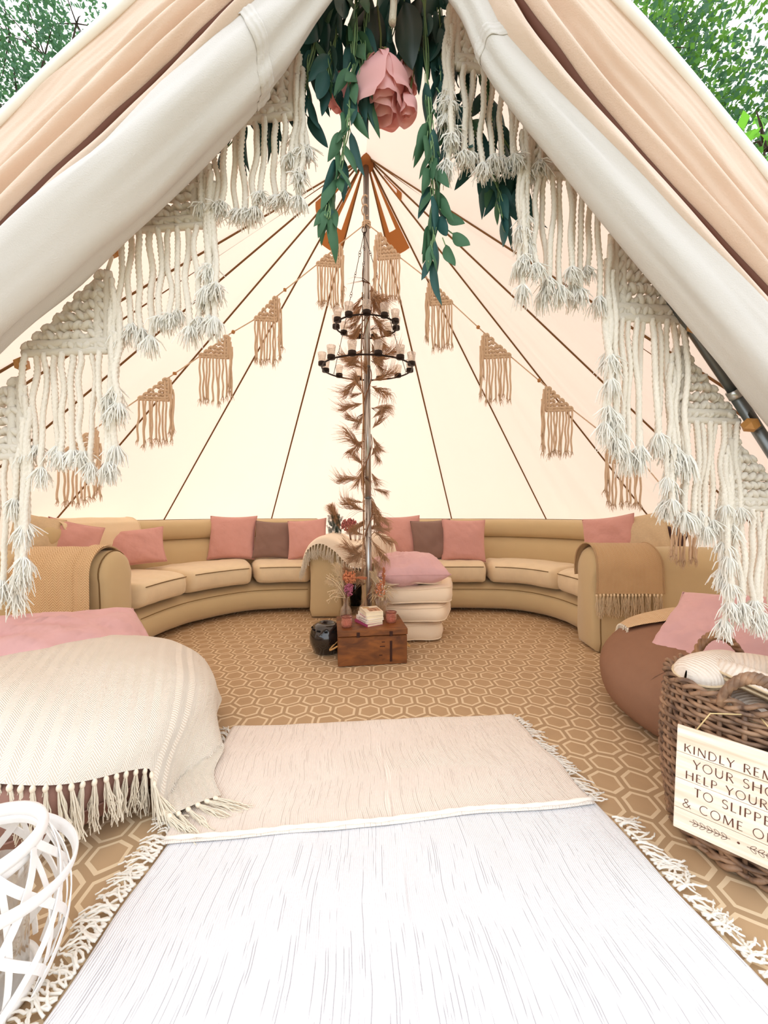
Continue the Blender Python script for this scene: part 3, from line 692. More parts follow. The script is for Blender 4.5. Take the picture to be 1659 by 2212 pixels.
box_cushion('third cream cushion from the bottom, jutting out farthest', (.265, 2.83, .314), .46, .46, .114, -9, -3, 3)
box_cushion('uppermost cream cushion of the stack, right under the pink pillow', (.175, 2.84, .438), .44, .45, .110, 9, 1, 4)
pillow('cushion', 'plump pale pink pillow lying on top of the cream cushion stack', P(884, 1228, 2.70) + Vector((0, 0.08, 0)), .50, .46, .21, (6, 84, 0), C_pink2, 31, None, .026)

# ------------------------------------------------------------------ throws
TASS = []
for k in range(4):
    rr = random.Random(100 + k); mb = MB(); mb.ell((0, 0, -.007), (.0056, .0052, .008), nu=8, nv=6)
    for i in range(18):
        a = rr.uniform(0, 6.28); sp = rr.uniform(.001, .013); L = rr.uniform(.065, .10); ph = rr.uniform(0, 6); w = rr.uniform(.001, .007)
        pts = [(sp * t ** .8 * math.cos(a) + .003 * math.cos(a) + w * math.sin(t * 9 + ph) * t, (sp * t ** .8 * math.sin(a) + .003 * math.sin(a)) * .6, -.012 - L * t) for t in [j / 7 for j in range(8)]]
        mb.tube(pts, .0012, 3, caps=False)
    TASS.append(mb)
TM = {}
def tassels(parent, pts, mat, sc=1.0, outward=None):
    ms = TM.setdefault(mat.name, [m.mesh('tassel', mat) for m in TASS])
    for i, p in enumerate(pts):
        p = Vector(p); tilt = U(-.18, .18); room = p.z - .006
        M = Matrix.Translation(p) @ Matrix.Rotation(U(0, 6.28) * 0 + U(-.3, .3), 4, 'Z') @ Matrix.Rotation(tilt, 4, 'Y')
        if outward and room < .10 * sc:
            o_ = outward(p); yaw = math.atan2(o_.y, o_.x); ang = math.acos(max(0.0, min(1, room / (.10 * sc))))
            M = Matrix.Translation(p) @ Matrix.Rotation(yaw + U(-.3, .3), 4, 'Z') @ Matrix.Rotation(-ang, 4, 'Y')
        put('tassel', rnd.choice(ms), parent, M @ Matrix.Diagonal((sc, sc, sc * U(.85, 1.1), 1)))
def evenly(pts, step):
    out = [pts[0]]; acc = 0
    for a, b in zip(pts[:-1], pts[1:]):
        L = (b - a).length; acc += L
        if acc >= step: out.append(b); acc = 0
    return out
def two_sided(mb): return mb
def arm_throw(name, label, yc, h, w, x0, x1, zf, zb, mat, tmat, seed, fringe, skew=0.0):
    r = w / 2 * 1.06 + .014; s_ = []
    for k in range(14): s_.append((yc - r, lerp(zf, h - w / 2, k / 14)))
    for k in range(21): a = math.pi * k / 20; s_.append((yc - r * math.cos(a), h - w / 2 + r * math.sin(a)))
    for k in range(1, 8): s_.append((yc + r, lerp(h - w / 2, zb, k / 7)))
    L = [0]
    for a, b in zip(s_[:-1], s_[1:]): L.append(L[-1] + math.hypot(b[0] - a[0], b[1] - a[1]))
    t = thing(name, label, 'throw', ((x0 + x1) / 2, yc, h))
    def fn(u, v):
        x = v * (len(s_) - 1); i = min(int(x), len(s_) - 2); f = x - i
        y = lerp(s_[i][0], s_[i + 1][0], f); z = lerp(s_[i][1], s_[i + 1][1], f); l = lerp(L[i], L[i + 1], f)
        hang = max(0, 1 - l / .3)
        X = lerp(x0, x1, u) + skew * hang * (u - .5) + .006 * nz(v * 4 + seed, u * 2, seed)
        wv = (.006 * nz(u * 5 + seed, v * 2, seed) + .004 * abs(nz(u * 11 + seed, v * 1.5, seed))) 
        return Vector((X, y - wv * (1 if l < .5 else -1) - .004, z + .003 + abs(wv) * .5))
    mb = MB(); mb.grid(fn, 50, 70, uvf=lambda u, v: (u * (x1 - x0), v * L[-1])); mb.build('cloth', mat, t)
    for u in (0, 1):
        e = MB(); e.tube([fn(u, k / 60) for k in range(61)], .0055, 6); e.build('rolled_edge', mat, t)
    if fringe: tassels(t, evenly([fn(k / 200, 0) for k in range(201)], fringe), tmat, 1.35)
    return t, fn
tl, tfn = arm_throw('throw', 'tan herringbone throw folded over the near arm of the left sofa', 2.24, .655, .25, -2.03, -1.60, .20, .45, C_tan, C_ttas, 1.0, 0)
mb = MB(); mb.grid(lambda u, v: tfn(lerp(.80, 1.0, u), v) + Vector((.018, -.014 - .008 * math.sin(u * 3.1), .012)), 12, 60, v0=0, v1=.62, uvf=lambda u, v: (u * .09 + .01, v * .9)); mb.build('turned_fold', C_tan, tl)
arm_throw('throw', 'camel herringbone throw with knotted fringe over the near arm of the right sofa', 2.515, .655, .25, 1.315, 1.70, .375, .45, C_tan2, C_ttas, 4.0, .021, .03)

def blanket(name, label, path, nrm, a, b, depth, mat, zlow, back):
    """laid over a sofa back: hangs down in front by a scalloped amount and a little behind"""
    pa, na = sub(path, nrm, a, b); t = thing(name, label, 'throw', pa[len(pa) // 2] + na[len(pa) // 2] * depth + Vector((0, 0, .8)))
    prof = [(depth - .315, .47), (depth - .315, .63), (depth - .300, .72), (depth - .27, .79), (depth - .20, .822), (depth - .12, .828), (depth - .05, .81), (depth + .018, .74), (depth + .018, back)]
    def fn(u, v):
        x = u * (len(pa) - 1); i = min(int(x), len(pa) - 2); p = pa[i].lerp(pa[i + 1], x - i); q = na[i].lerp(na[i + 1], x - i)
        y = lerp(zlow(u), 1, v) * (len(prof) - 1); j = min(int(y), len(prof) - 2); f = y - j
        d = lerp(prof[j][0], prof[j + 1][0], f); z = lerp(prof[j][1], prof[j + 1][1], f)
        w = .007 * nz(u * 5, v * 4, 3)
        return p + q * (d + w * 0) + Vector((0, 0, z + .010 + w + .02 * ss(.92, 1.0, 1 - u) * v))
    mb = MB(); mb.grid(fn, 40, 40); mb.build('cloth', mat, t)
    e = MB(); e.tube([fn(k / 40, 0) for k in range(41)], .004, 6); e.tube([fn(0, k / 40) for k in range(41)], .004, 6); e.tube([fn(1, k / 40) for k in range(41)], .004, 6); e.build('hem', mat, t)
    return t
blanket('throw', 'plain cream blanket spread over the left sofa back behind pink cushions', pL, nL, .09, .34, .88, C_blank, lambda u: .02 + .30 * (1 - u) ** 2, .60)

# ivory throw across the two inner arms
tv = thing('throw', 'ivory fringed throw spread over the two inner sofa arms behind the pole', 'throw', (-.30, 3.4, .66))
poly = catmull([(-.672, 0, .46), (-.658, 0, .53), (-.625, 0, .60), (-.56, 0, .655), (-.485, 0, .678), (-.40, 0, .655), (-.335, 0, .615), (-.27, 0, .60), (-.20, 0, .615), (-.13, 0, .655), (-.05, 0, .678), (.03, 0, .655), (.095, 0, .58), (.112, 0, .48)], 6)
def ivory(u, v):
    p = curve_at(poly, u); w = .006 * nz(u * 7, v * 4, 8) ; over = lerp(.03, .22, ss(.12, .75, u)); top_l = .68
    l = v * (top_l + over)
    if l < top_l: y = 3.86 - l; z = p.z - .03 * ss(.60, .68, l) * 0
    else: y = 3.172 - .012 * math.sin((l - top_l) * 18); z = p.z - (l - top_l)
    if l > top_l - .04: z -= .012 * (1 - abs(l - top_l) / .04) if abs(l - top_l) < .04 else 0
    return Vector((p.x, y + w, z + .006 + w))
mb = MB(); mb.grid(ivory, 70, 50); mb.build('cloth', C_ivory, tv)
tassels(tv, evenly([ivory(k / 300, 1.0) for k in range(301)], .026), C_tassel, 1.15)

# ------------------------------------------------------------------ bean bags
class Bean:
    def __init__(s, c, a, b, rot, H, zb, tilt=(0, 0), seed=0.0, dome=1.0):
        s.c = Vector((c[0], c[1], 0)); s.a, s.b, s.rot, s.H, s.zb, s.tilt, s.seed = a, b, rot, H, zb, tilt, seed
        s.prof = []
        for k in range(25): t = math.pi / 2 * k / 24; s.prof.append((math.sin(t) ** .92, zb + (H - zb) * math.cos(t) ** dome))
        for k in range(1, 13): t = math.pi / 2 * k / 12; s.prof.append((.80 + .20 * math.cos(t), zb * (1 - math.sin(t))))
        s.prof.append((.4, 0)); s.prof.append((0, 0))
    def rad(s, th):
        q = th - s.rot; return 1 / math.sqrt((math.cos(q) / s.a) ** 2 + (math.sin(q) / s.b) ** 2)
    def pt(s, th, r, z, off=0.0):
        q = s.rad(th) * r; x = q * math.cos(th); y = q * math.sin(th)
        lump = .016 * nz(x * 3 + s.seed, y * 3, z * 4 + s.seed) * min(1, z / .05) * (1 if z > .02 else 0)
        z2 = z + (x * s.tilt[0] + y * s.tilt[1]) * (z / s.H) ** 1.5
        return s.c + Vector((x + lump * math.cos(th) + off * math.cos(th) * r, y + lump * math.sin(th) + off * math.sin(th) * r, max(.004, z2 + lump + off * (1 if r < .85 else (1 - r) / .15))))
    def body(s, name, mat, parent):
        n = 72; vs = []; fs = []
        for (r, z) in s.prof:
            for k in range(n): vs.append(s.pt(2 * math.pi * k / n, r, z))
        for i in range(len(s.prof) - 1):
            for k in range(n):
                a = i * n + k; b = i * n + (k + 1) % n; fs.append((a, a + n, b + n, b))
        mb = MB(); mb.add(vs, fs); return mb.build(name, mat, parent, fix=True)
    def drape(s, x, y, off=.012):
        """a cloth point x, y (metres from the top, measured along the surface) laid on the bag"""
        rho = math.hypot(x, y); th = math.atan2(y, x); Rr = s.rad(th); acc = 0; pr = (0, s.prof[0][1])
        for (r, z) in s.prof[1:25]:
            d = math.hypot((r - pr[0]) * Rr, z - pr[1])
            if acc + d >= rho:
                f = (rho - acc) / d; return s.pt(th, lerp(pr[0], r, f), lerp(pr[1], z, f), off)
            acc += d; pr = (r, z)
        left = rho - acc; fold = .5 + .5 * math.sin(th * 13 + 1.0); o = off + min(.05, left * .35) * fold
        z = s.zb - left; p = s.pt(th, 1.0, max(.012, s.zb), 0)
        out = Vector((math.cos(th), math.sin(th), 0))
        if z < .028: return Vector((p.x, p.y, .028 + .006 * fold)) + out * (o + (.028 - z) * .8)
        return Vector((p.x, p.y, p.z - left)) + out * o
bgL = Bean((-1.22, 1.37), .57, .545, 0, .355, .16, (-.02, .02), 2.0)
bl = thing('bean_bag', 'brown bean bag on the left under a cream fringed throw', 'bean bag', (-1.2, 1.36, 0)); bgL.body('body', C_bean, bl)
mb = MB(); mb.tube([bgL.pt(R(a), .985, .09) + Vector((math.cos(R(a)), math.sin(R(a)), 0)) * .004 for a in range(180, 361, 6)], .003, 6); mb.build('seam', C_bean, bl)
tw = thing('throw', 'cream herringbone throw with knotted fringe draped over the left bean bag', 'throw', (-1.2, 1.36, .41))
fx = Vector((.46, -.89)).normalized(); rx = Vector((.89, .46)).normalized()
def clothL(u, v):
    s_ = lerp(-.95, .71, u); t = lerp(-.85, .525 + .02 * math.sin(s_ * 9) + .17 * ss(.40, .52, s_), v)                   # s to the right, t to the front
    q = rx * s_ + fx * (t + .02 * math.sin(s_ * 7)); p = bgL.drape(q.x, q.y, .014)
    return p + Vector((0, 0, .004 * nz(s_ * 6, t * 6, 2) + .003))
mb = MB(); mb.grid(clothL, 110, 100, uvf=lambda u, v: (u * 1.75, v * 1.485)); mb.build('cloth', C_throw, tw)
tassels(tw, evenly([clothL(k / 500, 1.0) for k in range(501)], .023), C_tassel, 1.25, lambda p: (p - bgL.c))
pillow('cushion', 'large pink pillow lying on the left bean bag above the cream throw', (-1.29, 1.60, .325), .66, .42, .19, (76, 58, -16), C_pink2, 41, None, .034)

bgR = Bean((1.515, 1.62), .545, .53, .3, .41, .18, (.12, .06), 6.0)
br = thing('bean_bag', 'rust brown bean bag on the right with a pink pillow on it', 'bean bag', (1.53, 1.62, 0)); bgR.body('body', C_bean2, br)
for a0 in (200, 262):
    mb = MB(); mb.tube([bgR.pt(R(a0 + 8 * math.sin(k / 6)), lerp(.15, .97, k / 24), next(z for (r, z) in bgR.prof if r >= lerp(.15, .97, k / 24) - .0001), .002) for k in range(25)], .003, 6); mb.build('seam', C_bean2, br)
twr = thing('throw', 'tan herringbone throw tucked behind the pillow on the right bean bag', 'throw', (1.6, 1.9, .45))
def clothR(u, v):
    s_ = lerp(-.40, .46, u); t = lerp(-.02 + .14 * (1 - u), .92, v); d = Vector((.28, .96)); e = Vector((.96, -.28)); q = e * s_ + d * t
    return bgR.drape(q.x, q.y, .014) + Vector((0, 0, .004 * nz(u * 8, v * 6, 5)))
mb = MB(); mb.grid(clothR, 60, 50, uvf=lambda u, v: (u * 1.1, v * .8)); mb.build('cloth', C_tan, twr)
tassels(twr, evenly([clothR(0, lerp(.0, .45, k / 100)) for k in range(101)], .024), C_tassel, .9)
pillow('cushion', 'dusky pink pillow on the rust brown bean bag at the right', (1.39, 1.46, .40), .64, .40, .19, (-72, 52, 6), C_pink2, 43, None, .034)

# ------------------------------------------------------------------ chest and what stands on it
CHW, CHD, CHH, CHY = .40, .31, .205, R(8)
CHC = Vector((-.085, 2.375, 0.0)); RZ = Matrix.Rotation(CHY, 4, 'Z')
def on_chest(x, y, z=0): return CHC + RZ @ Vector((x, y, 0)) + Vector((0, 0, CHH + z))
ch = thing('wooden_chest', 'small reddish brown wooden chest used as a table in front of the pole', 'chest', CHC)
MC = Matrix.Translation(CHC) @ RZ
def cb(name, c, size, mat, bev=.003, parent=ch):
    mb = MB(); mb.box((0, 0, 0), size, None, bev); return put(name, mb.mesh(name, mat, smooth=False), parent, MC @ Matrix.Translation(Vector(c)))
cb('body', (0, 0, .0825), (CHW, CHD, .165), C_chest); cb('lid', (0, -.001, .187), (CHW + .006, CHD + .006, .036), C_chest)
for x in (-.085, .105): cb('latch', (x, -CHD / 2 - .005, .178), (.018, .006, .028), C_chestd, .001)
cb('stain_strip', (.105, -CHD / 2 - .0005, .075), (.014, .0022, .12), C_chestd, .0005)
for (x, z, w) in ((.055, .105, .03), (.045, .055, .02), (.06, .13, .018)): cb('scratch', (x, -CHD / 2 - .0003, z), (w, .0016, .005), C_chestd, .0003)
for sx in (-1, 1):
    mb = MB(); pts = [MC @ Vector((sx * (CHW / 2 + .045 * math.sin(math.pi * k / 16)), -.03 + .0 + .09 * (k / 16) - .03, .085 - .035 * math.sin(math.pi * k / 16))) for k in range(17)]
    mb.tube(pts, .005, 8, lobes=3, twist=250); mb.build('rope_handle', C_rope, ch)
# books
bk = [('pink', (170, 70, 110), .150, .108, .016, 0), ('white', (240, 232, 222), .148, .106, .012, 5), ('white', (244, 238, 230), .150, .108, .013, 2), ('cream', (246, 238, 224), .146, .108, .020, 10), ('cream', (240, 226, 200), .146, .110, .021, 16)]
blab = ['paperback with a magenta spine at the bottom of the pile on the chest', 'thin white paperback just above the magenta one on the chest', 'white paperback in the middle of the pile on the chest', 'thick cream paperback second from the top of the pile', 'cream paperback with a brown picture cover on top of the pile']
zb_ = 0.0; bc = (-.012, -.022)
for k, (nm, c, L_, W_, T_, dr) in enumerate(bk):
    Mb = Matrix.Translation(on_chest(bc[0] + .004 * k, bc[1] + .002 * k, zb_ + T_ / 2)) @ Matrix.Rotation(R(34 - dr), 4, 'Z')
    cover = M_plain('book_cover_' + nm + str(k), c, .5)
    b = thing('book', blab[k], 'book', (0, 0, 0), 0, 'paperbacks piled on the chest'); b.matrix_basis = Mb; WM[b.name] = Mb
    mb = MB(); mb.box((0.002, 0, 0), (W_ - .004, L_ - .006, T_ - .003)); put('pages', mb.mesh('pages', C_page, False), b, local=True)
    mb = MB(); mb.box((0, 0, T_ / 2 - .0007), (W_, L_, .0014)); mb.box((0, 0, -T_ / 2 + .0007), (W_, L_, .0014)); mb.box((-W_ / 2 + .0007, 0, 0), (.0014, L_, T_)); put('cover', mb.mesh('cover', cover, False), b, local=True)
    if k == 4:
        mb = MB(); mb.box((.012, -.012, T_ / 2 + .0002), (.07, .075, .0005)); put('cover_picture', mb.mesh('cover_picture', M_wood('cover_picture_ink', (110, 50, 30), (236, 190, 150), (30, 30, 1), .5, 0), False), b, local=True)
        mb = MB(); mb.box((-.022, .045, T_ / 2 + .0002), (.04, .03, .0005)); put('cover_band', mb.mesh('cover_band', M_plain('band_ink', (206, 170, 120), .5), False), b, local=True)
    if k in (1, 2, 3):
        mb = MB()
        for q in range(7): mb.box((-W_ / 2 - .0003, -.05 + q * .014, .001 * math.sin(q * 3)), (.0006, .008, T_ * .35))
        so = put('spine_print', mb.mesh('spine_print', C_mag if k == 3 else C_ink, False), b, local=True); so['kind'] = 'stuff'
    zb_ += T_
# tealight glasses
def tealight(label, p, r, h):
    t = thing('tealight_glass', label, 'candle holder', p)
    mb = MB(); mb.lathe([(0, .001), (r * .82, .001), (r * .97, h * .12), (r * 1.03, h * .45), (r * .98, h * .75), (r * .94, h * .84), (r * 1.04, h * .93), (r * 1.06, h), (r * .98, h), (r * .88, h * .84), (r * .95, h * .5), (r * .88, h * .15), (0, h * .1)], 28, p); mb.build('glass', C_glp, t)
    mb = MB(); mb.lathe([(r * 1.0, h * .93), (r * 1.07, h), (r * 1.0, h * 1.02), (r * .95, h)], 28, p); mb.build('rim', M_plain('copper_rim', (128, 70, 60), .3, .5), t)
    mb = MB(); mb.lathe([(0, h * .11), (r * .6, h * .11), (r * .6, h * .38), (0, h * .40)], 20, p); mb.build('candle', C_wax, t)
tealight('pink glass tealight holder at the near left corner of the chest', on_chest(-.148, -.085), .033, .062)
tealight('dark rimmed pink glass tealight holder at the right of the books', on_chest(.125, -.03), .033, .066)
# dried flower vases
def strands(mb, c, d, L, n, spread, r0=.0011, droop=.4, rr=rnd):
    """a feathery plume: fine hairs along a stem from c in direction d"""
    c = Vector(c); d = Vector(d).normalized(); s_ = d.orthogonal().normalized(); q = d.cross(s_)
    mb.tube([c, c + d * L * .5, c + d * L * .9], [.0018, .0014, .0006], 4, caps=False)
    for i in range(n):
        t = rr.uniform(.08, .98); a = rr.uniform(0, 6.28); o = s_ * math.cos(a) + q * math.sin(a); b = c + d * L * t * .9; l = spread * (math.sin(math.pi * min(1, t * .85 + .12)) * .8 + .2) * rr.uniform(.6, 1.2)
        e = b + d * l * 1.1 + o * l * .42; f = e + d * l * .5 + o * l * .3 + Vector((0, 0, -droop * l * .5))
        mb.tube([b, e, f], [r0, r0 * .8, r0 * .3], 3, caps=False)
def blooms(mb, c, rad, n, r, rr=rnd):
    for i in range(n):
        a, b = rr.uniform(0, 6.28), rr.uniform(-1, 1); k = rr.uniform(.4, 1)
        mb.ell(Vector(c) + Vector((rad[0] * k * math.cos(a) * math.sqrt(1 - b * b), rad[1] * k * math.sin(a) * math.sqrt(1 - b * b), rad[2] * k * b)), (r * rr.uniform(.6, 1.2), r * rr.uniform(.6, 1.2), r * rr.uniform(.8, 1.6)), nu=5, nv=3)
def vase(label, p, prof):
    mb = MB(); mb.lathe(prof, 28, p); o = mb.build('vase', C_glv, None, origin=p); return tag(o, label, 'vase')
p1 = on_chest(-.145, .095); p2 = on_chest(.085, .115)
vase('clear glass bottle vase at the back left of the chest', p1, [(0, .002), (.032, .002), (.037, .01), (.037, .05), (.028, .072), (.018, .085), (.017, .125), (.021, .132), (.018, .131), (.014, .122), (.015, .088), (.032, .05), (.032, .012), (0, .01)])
vase('wide clear glass vase at the back right of the chest', p2, [(0, .002), (.030, .002), (.034, .01), (.036, .06), (.042, .11), (.040, .11), (.033, .06), (.031, .012), (0, .01)])
rr = random.Random(5)
fb = thing('dried_bouquet', 'dried bouquet of cream, orange and magenta blooms in the bottle vase', 'flowers', p1 + Vector((0, 0, .1)))
mb = MB()
for k in range(9): mb.tube([p1 + Vector((rr.uniform(-.008, .008), rr.uniform(-.008, .008), .012)), p1 + Vector((rr.uniform(-.006, .006), rr.uniform(-.006, .006), .12)), p1 + Vector((rr.uniform(-.03, .03), rr.uniform(-.02, .02), .20))], .0014, 4)
mb.build('stems', C_pampd, fb)
mb = MB(); blooms(mb, p1 + Vector((.018, 0, .185)), (.032, .03, .05), 130, .0052, rr); mb.build('magenta_bloom', C_mag, fb)
mb = MB(); blooms(mb, p1 + Vector((.022, 0, .262)), (.042, .035, .045), 150, .006, rr); mb.build('orange_bloom', C_oran, fb)
mb = MB(); strands(mb, p1 + Vector((.045, 0, .255)), (1, .1, .05), .09, 70, .02, rr=rr); mb.build('orange_tail', C_oran, fb)
mb = MB(); strands(mb, p1 + Vector((-.01, 0, .20)), (-.35, .1, 1), .16, 160, .05, rr=rr); strands(mb, p1 + Vector((-.02, 0, .19)), (-.8, .1, .5), .11, 120, .04, rr=rr); mb.build('pampas_plume', C_pampc, fb)
mb = MB()
for k in range(26):
    b = p1 + Vector((rr.uniform(-.02, .0), rr.uniform(-.02, .02), rr.uniform(.13, .16))); e = b + Vector((rr.uniform(-.12, -.03), rr.uniform(-.03, .03), rr.uniform(-.02, .14))); m_ = b.lerp(e, .6) + Vector((0, 0, .02))
    mb.tube([b, m_, e, e + Vector((.012, 0, -.018)), e + Vector((.022, 0, .004))], [.0022, .003, .0035, .003, .001], 4)
mb.build('curled_leaves', C_pampc, fb)
fb = thing('dried_bouquet', 'dried bouquet with one tall russet tail and pale grasses in the wide vase', 'flowers', p2 + Vector((0, 0, .1)))
mb = MB()
for k in range(12): mb.tube([p2 + Vector((rr.uniform(-.015, .015), rr.uniform(-.015, .015), .012)), p2 + Vector((rr.uniform(-.02, .02), rr.uniform(-.02, .02), .12)), p2 + Vector((rr.uniform(-.03, .03), rr.uniform(-.02, .02), .2))], .0014, 4)
mb.build('stems', C_pampc, fb)
mb = MB(); strands(mb, p2 + Vector((.012, 0, .16)), (.02, .0, 1), .17, 260, .022, rr=rr); mb.build('russet_tail', C_oran, fb)
mb = MB(); blooms(mb, p2 + Vector((-.006, -.01, .175)), (.035, .03, .055), 120, .005, rr); mb.build('coral_bloom', C_oran, fb)
mb = MB(); strands(mb, p2 + Vector((-.02, 0, .16)), (-.25, .1, 1), .13, 150, .05, rr=rr); mb.build('pampas_plume', C_pampc, fb)
mb = MB(); blooms(mb, p2 + Vector((.0, -.02, .20)), (.06, .03, .09), 40, .0032, rr); mb.build('white_buds', C_wax, fb)
mb = MB()
for k in range(34):
    b = p2 + Vector((rr.uniform(-.02, .02), rr.uniform(-.02, .0), rr.uniform(.12, .16))); e = b + Vector((rr.uniform(-.09, .11), rr.uniform(-.03, .03), rr.uniform(-.07, .05))); m_ = b.lerp(e, .55) + Vector((0, 0, .03))
    mb.tube([b, m_, e], [.0012, .0018, .0008], 4)
mb.build('grass_loops', C_pampc, fb)

# glossy black drum-shaped lantern
pc = Vector((-.372, 2.44, 0)); Mp = Matrix.Rotation(R(4), 4, 'Y')
pt_ = thing('black_lantern', 'glossy black barrel-shaped lantern with small slots, on the carpet left of the chest', 'lantern', pc)
mb = MB(); mb.lathe([(0, .0), (.062, .0), (.074, .006), (.100, .06), (.106, .095), (.100, .13), (.080, .165), (.074, .172), (.060, .180), (.045, .186), (.040, .17), (0, .16)], 14, pc, Mp); mb.build('body', C_blackpot, pt_)
for k in range(12):
    a = 2 * math.pi * k / 12 + .1; q = Mp @ Vector((.092 * math.cos(a), .092 * math.sin(a), .150)); mb = MB()
    mb.box(pc + q, (.006, .020, .010), Matrix.Rotation(a, 4, 'Z') @ Matrix.Rotation(R(-35), 4, 'Y')); mb.build('slot', C_hole, pt_, smooth=False)

# arrangement behind the two inner arms
pa_ = Vector((-.268, 3.66, 0)); fb = thing('dried_arrangement', 'dried arrangement of pampas, dark foliage and mauve blooms behind the inner sofa arms', 'flowers', pa_)
mb = MB(); mb.lathe([(0, .0), (.05, .0), (.06, .12), (.055, .34), (.05, .34), (.05, .1), (0, .02)], 20, pa_); mb.build('pot', C_blackpot, fb)
mb = MB()
for k in range(14): mb.tube([pa_ + Vector((rr.uniform(-.03, .03), rr.uniform(-.03, .03), .03)), pa_ + Vector((rr.uniform(-.10, .10), rr.uniform(-.04, .04), .78))], .0022, 4)
mb.build('stems', C_pampd, fb)
mb = MB(); strands(mb, pa_ + Vector((-.14, 0, .70)), (-.42, .0, 1), .27, 420, .085, .0014, rr=rr); mb.build('pampas_plume', C_pamp, fb)
mb = MB()
for k in range(90):
    b = pa_ + Vector((-.20 + rr.uniform(-.05, .06), rr.uniform(-.05, .05), .735 + rr.uniform(-.07, .09))); d = Vector((rr.uniform(-.5, .5), rr.uniform(-.4, .2), 1)).normalized(); w_ = d.cross(Vector((0, 1, 0))).normalized() * .006
    for j in range(5):
        e = b + d * j * .009
        for sg in (-1, 1): mb.add([e, e + w_ * sg * 2.2 + d * .012 + Vector((0, .002, 0)), e + d * .006], [(0, 1, 2)])
mb.build('dark_foliage', C_dleaf, fb)
mb = MB(); blooms(mb, pa_ + Vector((-.055, -.03, .755)), (.085, .05, .065), 260, .009, rr); mb.build('mauve_bloom', M_plain('mauve_bloom', (176, 106, 104), .9, var=.2, scale=40), fb)
mb = MB(); strands(mb, pa_ + Vector((.02, -.02, .72)), (.7, 0, .7), .2, 160, .05, .0013, rr=rr); strands(mb, pa_ + Vector((.05, -.02, .71)), (1, 0, .2), .16, 120, .05, .0013, rr=rr); mb.build('brown_grass', C_pampd, fb)

# ------------------------------------------------------------------ wicker basket with the sign and slippers
BC = Vector((1.00, 1.045, 0)); bw = thing('wicker_basket', 'round brown wicker basket full of white slippers, hung with a wooden sign', 'basket', BC)
def brad(z): return .178 + .022 * math.sin(min(1, z / .4) * math.pi * .9) + .004 * z
NST = 26
for k in range(NST):
    a = 2 * math.pi * k / NST; mb = MB(); mb.tube([BC + Vector((math.cos(a) * brad(z), math.sin(a) * brad(z), z)) for z in [.01 + .40 * j / 8 for j in range(9)]], .0055, 6); mb.build('stake', C_wick, bw)
zz = .012; row = 0
while zz < .405:
    mb = MB(); n = NST * 4; pts = []
    for k in range(n + 1):
        a = 2 * math.pi * k / n; o = .0075 * math.cos(NST / 2 * a + row * math.pi) + .002 * nz(math.cos(a) * 3, math.sin(a) * 3, row)
        pts.append(BC + Vector((math.cos(a) * (brad(zz) + o), math.sin(a) * (brad(zz) + o), zz + .004 * nz(math.cos(a) * 2, math.sin(a) * 2, row * .7))))
    mb.tube(pts, .0058, 6, caps=False); mb.build('weaver', C_wick, bw); zz += .0125 if zz < .34 else .0105; row += 1
for (z, ph, rr_) in ((.408, 0, .006), (.414, 2.1, .006), (.420, 4.2, .006), (.012, 1, .008), (.018, 3, .007)):
    mb = MB(); n = 150; mb.tube([BC + Vector((math.cos(2 * math.pi * k / n) * (brad(z) + .010 * math.cos(2 * math.pi * k / n * 15 + ph)), math.sin(2 * math.pi * k / n) * (brad(z) + .010 * math.cos(2 * math.pi * k / n * 15 + ph)), z + .008 * math.sin(2 * math.pi * k / n * 15 + ph))) for k in range(n + 1)], rr_, 6, caps=False); mb.build('braid', C_wick, bw)
mb = MB(); mb.lathe([(0, .008), (.17, .008), (.172, .014), (0, .014)], 40, BC); mb.build('bottom', C_wick, bw)
def basket_handle(a, mat):
    for q in range(3):
        mb = MB(); pts = []
        for k in range(41):
            t = k / 40; ph = t * 26 + q * 2.09; aa = a + lerp(-.30, .30, t) * 1.15; h = .405 + .085 * math.sin(math.pi * t) ** .6; rad = brad(.41) + .004
            pts.append(BC + Vector((math.cos(aa) * (rad + .008 * math.cos(ph)), math.sin(aa) * (rad + .008 * math.cos(ph)), h + .008 * math.sin(ph))))
        mb.tube(pts, .0075, 7); mb.build('handle', mat, bw)
basket_handle(R(228), C_wick); basket_handle(R(72), C_wick2)
